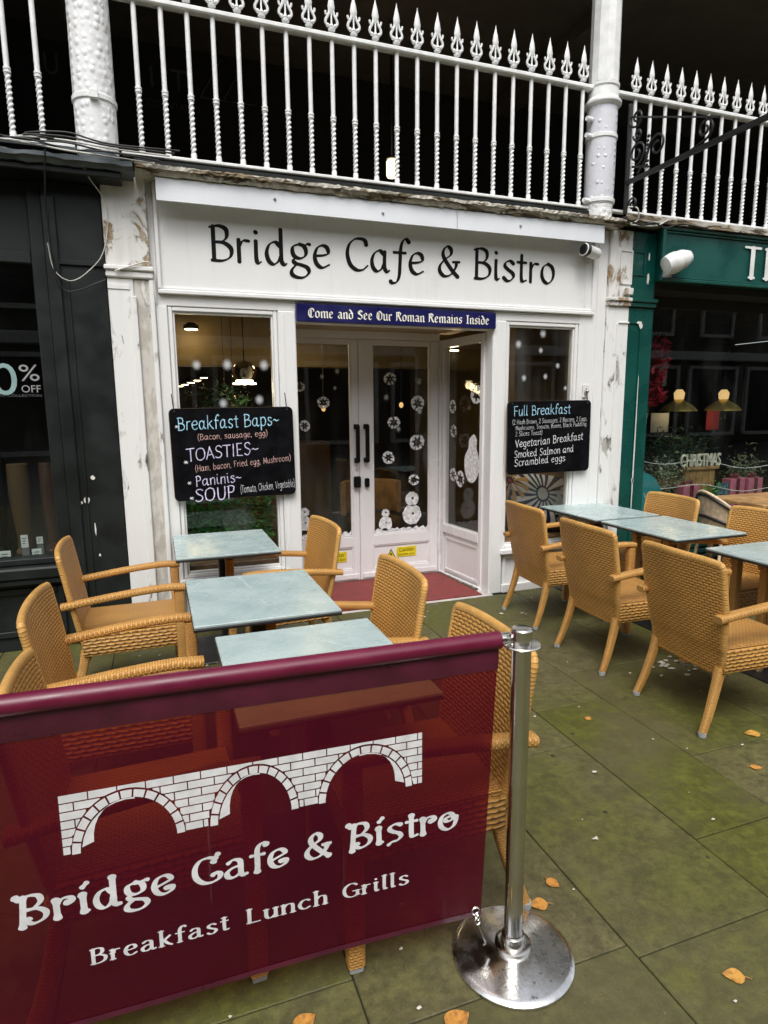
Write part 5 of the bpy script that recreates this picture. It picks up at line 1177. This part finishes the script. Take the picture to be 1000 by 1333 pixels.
# ================================================================== CHAIRS (origin on the ground, facing +x)
def back_surface(s, yy):          # s 0 (bottom) .. 1 (top); yy -1..1
    z = .30+.57*s; hw = .222+.043*min(1, s*1.7)-.004*max(0, s-.7)
    x = -.235-.02*min(1, s*4)-.072*max(0, s-.2)/.8
    x -= .022*(1-yy*yy)*(.35+.65*s)
    if s > .8: z -= .010*abs(yy)**4*(s-.8)/.2
    return Vector((x, hw*yy, z))
def make_chair(label, loc, rz):
    t = thing('wicker_armchair', label, 'chair', loc, rz, 'tan wicker armchairs')
    mb = MB(); n, m = 26, 26
    th = .028
    for side in (0, 1):
        vs = []; uv = []
        for j in range(m+1):
            for i in range(n+1):
                p = back_surface(j/m, i/n*2-1); p.x += th/2 if side else -th/2
                vs.append(p); uv.append((p.y, j/m*.585))
        fs = []
        for j in range(m):
            for i in range(n):
                f = [j*(n+1)+i, j*(n+1)+i+1, (j+1)*(n+1)+i+1, (j+1)*(n+1)+i]; fs.append(f if side else f[::-1])
        mb.add(vs, fs, uv)
    mb.build('backrest', M['wicker'], t, smooth=60)
    # bound edge, ribbed by the wrapping strands
    path = [back_surface(k/50, -1) for k in range(0, 49)]
    cl, cr = back_surface(1, -1), back_surface(1, 1)
    path += [back_surface(.985, -.985)]+[back_surface(1, -.96+1.92*k/44) for k in range(45)]+[back_surface(.985, .985)]
    path += [back_surface(k/50, 1) for k in range(48, -1, -1)]
    # resample
    L = [0]
    for a, b in zip(path[:-1], path[1:]): L.append(L[-1]+(b-a).length)
    N = int(L[-1]/.0042); out = []; sc = []; q = 0
    for k in range(N+1):
        d = L[-1]*k/N
        while q < len(L)-2 and L[q+1] < d: q += 1
        f = (d-L[q])/max(1e-9, L[q+1]-L[q]); out.append(path[q].lerp(path[q+1], min(1, f))); sc.append(.93+.10*abs(math.sin(d*PI/.0125)))
    mb = MB(); mb.sweep(out, [(.0205*math.cos(2*PI*k/10)*1.0, .015*math.sin(2*PI*k/10)) for k in range(10)], (1, 0, 0), True, sc); mb.build('back_edge', M['wicker_edge'], t, smooth=70)
    bt = MB(); bt.tube([back_surface(0, -1+2*k/12) for k in range(13)], .016, 8); bt.build('back_bottom_rail', M['wicker'], t, smooth=60)
    # seat
    mb = MB(); n, m = 12, 12; vs = []; uv = []
    for j in range(m+1):
        for i in range(n+1):
            x = -.262+.50*i/n; y = -.245+.49*j/m; dome = (1-(2*i/n-1)**4)*(1-(2*j/m-1)**4)
            vs.append((x, y, .437+.012*dome)); uv.append((x, y))
    mb.add(vs, [[j*(n+1)+i, j*(n+1)+i+1, (j+1)*(n+1)+i+1, (j+1)*(n+1)+i] for j in range(m) for i in range(n)], uv)
    b = len(mb.v); mb.box(-.262, .238, -.245, .245, .40, .436, .006); mb.build('seat', M['wicker_seat'], t, smooth=50)
    for s in (-1, 1):
        mb = MB(); mb.sweep([(-.25, s*.247, .375), (.235, s*.247, .375)], rrect(.018, .115, .006), (0, 0, 1))
        # rotate uv so rows run lengthwise
        for k in list(mb.uv): mb.uv[k] = [(v, u) for u, v in mb.uv[k]]
        mb.build('apron', M['wicker_coarse'], t, smooth=50)
    mb = MB(); mb.sweep([(.232, -.24, .375), (.232, .24, .375)], rrect(.018, .115, .006), (0, 0, 1))
    for k in list(mb.uv): mb.uv[k] = [(v, u) for u, v in mb.uv[k]]
    mb.build('apron', M['wicker_coarse'], t, smooth=50)
    for s in (-1, 1):
        P = [(-.242, s*.219, .34), (-.265, s*.222, .24), (-.30, s*.230, .12), (-.338, s*.238, .022)]
        mb = MB(); mb.sweep(catmull(P, 6), rrect(.040, .046, .012, 3), (1, 0, 0), True, [1.08-.3*k/18 for k in range(19)]); l = mb.build('rear_leg', M['wicker_fine'], t, smooth=50)
        mb = MB(); mb.lathe([(.017, 0), (.020, .004), (.020, .024)], 12, (-.3405, s*.2385, 0)); mb.build('foot_cap', M['cap'], l)
        mb = MB(); mb.sweep([(.24, s*.272, .022), (.24, s*.272, .3), (.24, s*.272, .632)], rrect(.052, .050, .010, 2), (0, 1, 0)); l = mb.build('front_leg', M['wicker_fine'], t, smooth=50)
        mb = MB(); mb.box(.219, .261, s*.272-.021, s*.272+.021, 0, .0215, .004); mb.build('foot_cap', M['cap'], l)
        P = catmull([(-.335, s*.268, .605), (-.20, s*.270, .622), (-.02, s*.275, .643), (.16, s*.276, .656), (.272, s*.274, .650)], 7)
        mb = MB(); mb.sweep(P, rrect(.056, .034, .012, 3), (0, 0, 1), True, None); mb.build('armrest', M['wicker_fine'], t, smooth=60)
    return t
c0 = make_chair('wicker armchair in front of the charcoal pilaster, farthest back on the left side', (-.18, 3.72, 0), R(1))
for x, y, a, lab in ((-.15, 2.64, -1, 'wicker armchair in the middle of the left hand column of chairs'), (-.07, 1.84, 2, 'wicker armchair half hidden by the banner at the left photo edge'),
    (.66, 3.83, 185, 'wicker armchair with its back to the doors nearest the cafe entrance'), (.70, 2.61, 181, 'wicker armchair with its back to the doormat between two tables'), (.69, 1.775, 179, 'wicker armchair directly behind the right end of the banner'),
    (2.85, 3.93, -3, 'wicker armchair in front of the right cafe window, farthest of three backs'), (2.78, 3.125, -2, 'wicker armchair in the middle of the three seen from behind'), (2.765, 2.36, -3, 'wicker armchair seen from behind nearest the camera on the right'),
    (3.56, 3.92, 179, 'wicker armchair facing the camera in front of the green pilaster'), (3.57, 3.08, 181, 'wicker armchair facing the camera in front of the bistro chair'), (3.57, 2.33, 180, 'wicker armchair at the right photo edge behind the nearest right table')):
    dup(c0, (x, y, 0), R(a), lab)
# bistro chair of the green shop
t = thing('bistro_chair', 'pale cane bistro chair with dark trim outside the green shop', 'chair', (4.80, 4.18, 0), R(-12))
mb = MB(); n, m = 24, 8; vs = []
def bs(a, s): r = .215+.04*s; return (-r*math.cos(a)*1.0, r*math.sin(a), .44+.40*s*(1-.78*(abs(a)/1.75)**1.7))
for th in (0, .014):
    o = len(mb.v)
    mb.add([(lambda p: (p[0]*(1-th*4), p[1]*(1-th*4), p[2]))(bs(-1.75+3.5*i/n, j/m)) for j in range(m+1) for i in range(n+1)], [[j*(n+1)+i, j*(n+1)+i+1, (j+1)*(n+1)+i+1, (j+1)*(n+1)+i] for j in range(m) for i in range(n)])
mb.build('backrest', M['cane'], t, smooth=60)
mb = MB(); mb.tube([bs(-1.75+3.5*i/n, 1) for i in range(n+1)], .014, 8); mb.build('top_rail', M['cane'], t, smooth=60)
for z in (.93, .45):
    mb = MB(); mb.tube([tuple(c*1.02 if k < 2 else c for k, c in enumerate(bs(-1.75+3.5*i/n, z))) for i in range(n+1)], .013, 6); mb.build('dark_trim', M['blackmetal'], t, smooth=60)
mb = MB(); mb.lathe([(.20, .42), (.225, .425), (.225, .45), (.19, .455)], 28); mb.build('seat', M['cane'], t, smooth=40)
for sx in (-1, 1):
    for sy in (-1, 1):
        mb = MB(); mb.tube([(sx*.15, sy*.15, .42), (sx*.20, sy*.19, 0)], .014, 8); mb.build('leg', M['cane'], t, smooth=60)
# wooden table of the green shop behind
t = thing('wooden_table', 'small brown wooden table outside the green shop at the right edge', 'table', (5.35, 4.25, 0))
mb = MB(); mb.box(-.4, .4, -.3, .3, .70, .73, .005); mb.build('tabletop', M['wood'], t)
for sx in (-1, 1):
    for sy in (-1, 1): mb = MB(); mb.box(sx*.36-.02, sx*.36+.02, sy*.26-.02, sy*.26+.02, 0, .699, .004); mb.build('leg', M['wood'], t)

# ================================================================== BANNER BARRIER
BYL, BXR, BDIR = 1.423, .868, -.0361    # right end and slope (dy/dx)
def bpos(u, v, d=0.):                      # u <= 0 from the right end, v height, d towards the camera
    wob = .006*math.sin(u*5.2+1.)*max(0., (.95-v))+.012*max(0, (.24-v))*math.sin(u*3.+.5)
    return (BXR+u, BYL+BDIR*u-d-wob, v)
bn = thing('cafe_banner', 'maroon see through banner printed with a white brick bridge and cafe lettering', 'banner', (0, 1.44, .13))
mb = MB(); n, m = 70, 26; vs = []
for j in range(m+1):
    v = .137+(.972-.137)*j/m
    for i in range(n+1):
        right = -.024-.041*(1-j/m); u = -1.50+(right+1.50)*i/n; vs.append(bpos(u, v))
mb.add(vs, [[j*(n+1)+i, j*(n+1)+i+1, (j+1)*(n+1)+i+1, (j+1)*(n+1)+i] for j in range(m) for i in range(n)]); part(mb, 'fabric', M['banner'], bn, smooth=80)
mb = MB(); mb.tube([bpos(-1.5+1.476*k/8, .972) for k in range(9)], .0245, 20); part(mb, 'top_sleeve', M['hem'], bn, smooth=60)
mb = MB()
n = 60; rows = [.958, .945, .93, .915, .900, .888]
mb.add([bpos(-1.5+(1.5-.027-.0)*i/n-.002*(.972-v), v, .0025+.004*math.sin((v-.888)*40)) for v in rows for i in range(n+1)], [[j*(n+1)+i, (j+1)*(n+1)+i, (j+1)*(n+1)+i+1, j*(n+1)+i+1] for j in range(5) for i in range(n)])
part(mb, 'folded_hem', M['hemband'], bn, smooth=80)
mb = MB(); mb.add([bpos(-1.5+1.437*i/n, v, .0022) for v in (.1375, .153) for i in range(n+1)], [[i, i+1, n+2+i, n+1+i] for i in range(n)]); part(mb, 'bottom_hem', M['hemband'], bn)
# brick bridge print
br = MB(); x0, x1, zt = -1.129, -.247, .742
arch = [(-.986, .100, .116), (-.694, .085, .118), (-.405, .104, .118)]     # centre, half span, rise
zb = .592
def intr(x, pad=0.):
    z = None
    for c, h, rz_ in arch:
        if abs(x-c) < h+pad: z = zb-.004+(rz_+pad)*math.sqrt(max(0, 1-((x-c)/(h+pad))**2))
    return z
def quad(pts, d=.0016): br.add([bpos(u, v, d) for u, v in pts], [list(range(len(pts)))])
rowh = (zt-zb)/7.; g = .0028
for r_ in range(7):
    z1 = zt-r_*rowh-g/2; z0 = zt-(r_+1)*rowh+g/2; bw = .062; off = 0 if r_ % 2 == 0 else -bw/2
    x = x0+off
    while x < x1:
        a, b = max(x, x0)+g/2, min(x+bw, x1)-g/2; x += bw
        if b-a < .006: continue
        # trim the brick against the arch rings
        seg = 12; run = []
        for k in range(seg+1):
            xx = a+(b-a)*k/seg; zi = intr(xx, .025); lo = z0 if zi is None else max(z0, zi+.003)
            run.append((xx, lo))
        strip = []
        for k in range(seg):
            (xa, la), (xb, lb) = run[k], run[k+1]
            if la < z1-.001 and lb < z1-.001: quad([(xa, la), (xb, lb), (xb, z1), (xa, z1)])
for c, h, rz_ in arch:                                              # voussoirs
    N = 13
    for k in range(N):
        a0, a1 = PI*k/N+.018, PI*(k+1)/N-.018; pts = []
        for q in range(4): a = a0+(a1-a0)*q/3; pts.append((c+(h+.024)*math.cos(a), zb-.004+(rz_+.023)*math.sin(a)))
        for q in range(4): a = a1+(a0-a1)*q/3; pts.append((c+(h+.006)*math.cos(a), zb-.004+(rz_+.004)*math.sin(a)))
        if max(p[1] for p in pts) < zt-.002: quad([(u, max(v, zb-.012)) for u, v in pts])
for c, h, rz_, sgn in ((-.986, .100, .116, -1), (-.694, .085, .118, -1), (-.405, .104, .118, 1)):   # soffit sliver
    P = []; Qp = []
    for k in range(9):
        a = R(8)+R(92)*k/8; P.append((c+sgn*(h+.003)*math.cos(a), zb-.010+rz_*math.sin(a)+.006)); Qp.append((c+sgn*(h-.022*(1-k/8)-.001)*math.cos(a), zb+.006+(rz_-.004)*math.sin(a)*.98))
    for k in range(8): quad([P[k], P[k+1], Qp[k+1], Qp[k]] if sgn > 0 else [Qp[k], Qp[k+1], P[k+1], P[k]])
part(br, 'bridge_emblem', M['print'], bn)
lt = MB(); lettering(lt, 'Bridge Cafe & Bistro', 'banner', bpos, -1.238, -.142, .437, .072); part(lt, 'banner_lettering', M['print'], bn)
for txt, a, b in (('Breakfast', -1.094, -.772), ('Lunch', -.727, -.516), ('Grills', -.473, -.287)):
    lt = MB(); lettering(lt, txt, 'slab', bpos, a, b, .2945, .040); part(lt, 'banner_lettering', M['print'], bn)
mb = MB(); mb.tube([bpos(-1.55, .972), bpos(-.02, .972)], .016, 14); mb.tube([bpos(-.024, .972), bpos(.008, .972)], .019, 14); part(mb, 'rail_tube', M['steel'], bn, smooth=50)
# hook and chain at the bottom corner
mb = MB()
def ring(c, r, th, ax): mb.tube([Vector(c)+ax @ Vector((r*math.cos(2*PI*k/16), r*math.sin(2*PI*k/16), 0)) for k in range(17)], th, 6, True, None, (0.1, .99, .1))
c = Vector(bpos(-.085, .160, .008)); ring(c, .011, .003, Matrix.Rotation(R(90), 3, 'X')); ring(c+Vector((.004, 0, -.020)), .009, .0025, Matrix.Rotation(R(90), 3, 'Y')); ring(c+Vector((.008, 0, -.036)), .009, .0025, Matrix.Rotation(R(80), 3, 'X'))
mb.tube(catmull([tuple(c+Vector(p)) for p in ((.010, 0, -.045), (.018, -.01, -.075), (.026, -.014, -.098), (.020, -.012, -.108))], 5), .0035, 6); part(mb, 'chain_hook', M['steel'], bn, smooth=50)
def stanchion(label, x, y):
    t = thing('stanchion', label, 'post', (x, y, 0), 0, 'steel barrier posts')
    mb = MB(); mb.lathe([(.168, .0), (.177, .004), (.177, .010), (.171, .016), (.160, .019), (.08, .030), (.05, .036)], 56); mb.build('base', M['steelbase'], t, smooth=40)
    mb = MB(); mb.lathe([(.0525, .034), (.0525, .046), (.046, .049), (.034, .049), (.033, .075), (.030, .077)], 36); mb.build('base_collar', M['steel'], t, smooth=40)
    mb = MB(); mb.lathe([(.0265, .05), (.0265, .955)], 36); mb.build('tube', M['steel'], t, smooth=40)
    mb = MB(); mb.lathe([(.0285, .955), (.0285, .962), (.050, .963), (.052, .966), (.050, .969), (.0275, .970), (.0275, .998), (.030, .999), (.030, 1.008), (.026, 1.012), (.012, 1.013)], 36); mb.build('cap', M['steel'], t, smooth=35)
    return t
def m_sb():
    t_ = NT('scratched_steel'); p = t_.p; p.inputs['Metallic'].default_value = 1.
    n = t_.noise(14., 6, .65); s = t_.noise(1., 4, .6, t_.coord('Object', (160, 22, 22)))
    col = t_.mix(t_.ramp(n, .35, .65), (.86, .86, .85), (.62, .62, .61)); col = t_.mix(t_.ramp(t_.noise(55., 4), .62, .68, 0, .7), col, (.18, .16, .13))
    t_.l.new(col, p.inputs['Base Color']); t_.l.new(t_.ramp(n, .3, .75, .10, .36), p.inputs['Roughness']); t_.bump(t_.math('ADD', n, t_.math('MULTIPLY', s, .4)), .16, .004); return t_.m
M['steelbase'] = m_sb()
stanchion('polished steel barrier post with round base at the right end of the banner', .893, 1.388)
stanchion('polished steel barrier post holding the far left end of the banner', -.70, 1.478)

# ================================================================== LEAVES AND LITTER
LG = 'fallen autumn leaves on the paving'
def leaf(label, x, y, rz, s, curl, seed):
    rr = random.Random(seed); mb = MB(); n = 10; vs = []
    for i in range(n+1):
        u = i/n; w = .5*math.sin(PI*min(1, u**.8))**.8*.62*(1-.25*u)+.004
        for k in (-1, -.5, 0, .5, 1):
            px, py = (u-.5), k*w
            z = .05*abs(k)*w*2*curl+.07*curl*(2*u-1)**2+.02*math.sin(9*u+k*2)
            vs.append((px*s, py*s*1.45, .004+z*s))
    mb.add(vs, [[i*5+k, i*5+k+1, (i+1)*5+k+1, (i+1)*5+k] for i in range(n) for k in range(4)])
    t = thing('fallen_leaf', label, 'leaf', (x, y, 0), rz, LG)
    mb.build('blade', M['leaf'], t, smooth=60)
    mb = MB(); mb.tube([(-.5*s, 0, .004+.07*curl*s), (-.62*s, .03*s, .004+.06*curl*s), (-.78*s, .05*s, .004)], .0012, 5); mb.build('stalk', M['leaf'], t)
for k, (x, y, a, s, c, lab) in enumerate(((1.17, 1.583, -70, .050, .5, 'pointed tan leaf right of the steel post'), (1.071, 1.521, 165, .062, .9, 'orange curled leaf just right of the steel base'), (1.441, 1.108, 150, .060, .7, 'bright yellow leaf at the lower right of the photo'),
    (2.661, 2.073, 160, .075, .8, 'tan leaf at the right edge below the nearest chair'), (2.011, 2.484, 30, .040, .6, 'small orange leaf in the middle of the open paving'), (.271, 1.396, 20, .065, .8, 'yellow leaf at the bottom edge below the banner'),
    (.65, 1.262, 10, .075, .9, 'dull brown leaf at the bottom edge left of the steel base'), (2.423, 1.85, -30, .050, .7, 'rusty leaf at the right edge of the photo below another leaf'), (2.05, 3.9, 0, .05, .3, 'tan leaf on the paving in front of the doormat'), (2.3, 4.35, 100, .045, .5, 'orange leaf by the edge of the entrance step'))):
    leaf(lab, x, y, R(a), s, c, k)
mb = MB(); rr = random.Random(61)
def bit(x, y, s):
    n = 6; a0 = rr.uniform(0, 6); P = [(x+s*rr.uniform(.5, 1.1)*math.cos(a0+k), y+s*rr.uniform(.35, .8)*math.sin(a0+k), .004+rr.uniform(0, .005)) for k in range(n)]
    mb.add([(x, y, .010)]+P, [[0, k+1, (k+1) % n+1] for k in range(n)])
for _ in range(90): bit(rr.uniform(-.6, 4.0), rr.uniform(1.0, 4.5), rr.uniform(.004, .012))
for _ in range(26): bit(2.95+rr.gauss(0, .12), 2.85+rr.gauss(0, .06), rr.uniform(.012, .03))
for _ in range(22): bit(.15+rr.gauss(0, .15), 4.0+rr.gauss(0, .2), rr.uniform(.006, .016))
for x, y, s in ((1.448, 1.716, .016), (1.727, 2.074, .016), (1.883, 2.906, .02), (2.45, 4.1, .025), (2.6, 4.05, .02), (1.85, 4.25, .03), (1.4, 4.35, .03)): bit(x, y, s)
mb.build('leaf_litter', M['litter'], kind='stuff')

# ================================================================== ACROSS THE STREET (seen only mirrored in the glass)
ob = thing('opposite_building', 'stone building across the street mirrored in the shop windows', 'building', (2, -11, 0))
mb = MB(); mb.box(-46, 80, -1, 0, 0, 9.5, .02); mb.build('wall', M['opp1'], ob)
mb = MB()
mb.box(-46, 80, .0, .35, 3.4, 3.75, .03); mb.build('string_course', M['pvcw'], ob)
for k in range(20):
    x = -22+3.2*k
    mb = MB(); mb.box(x, x+1.5, .002, .05, 4.5, 7.2, .01); w_ = mb.build('window', M['oppd'], ob)
    mb = MB(); frame(mb, x-.14, x+1.64, 4.36, 7.34, .13, .004, .12); mb.build('window_surround', M['pvcw'], w_)
    mb = MB(); mb.box(x-.5, x+1.9, .004, .06, .5, 3.0, .01); w_ = mb.build('shop_window', M['oppd'], ob)
    mb = MB(); frame(mb, x-.65, x+2.05, .3, 3.2, .14, .006, .14); mb.build('shop_frame', M['pvcw'], w_)
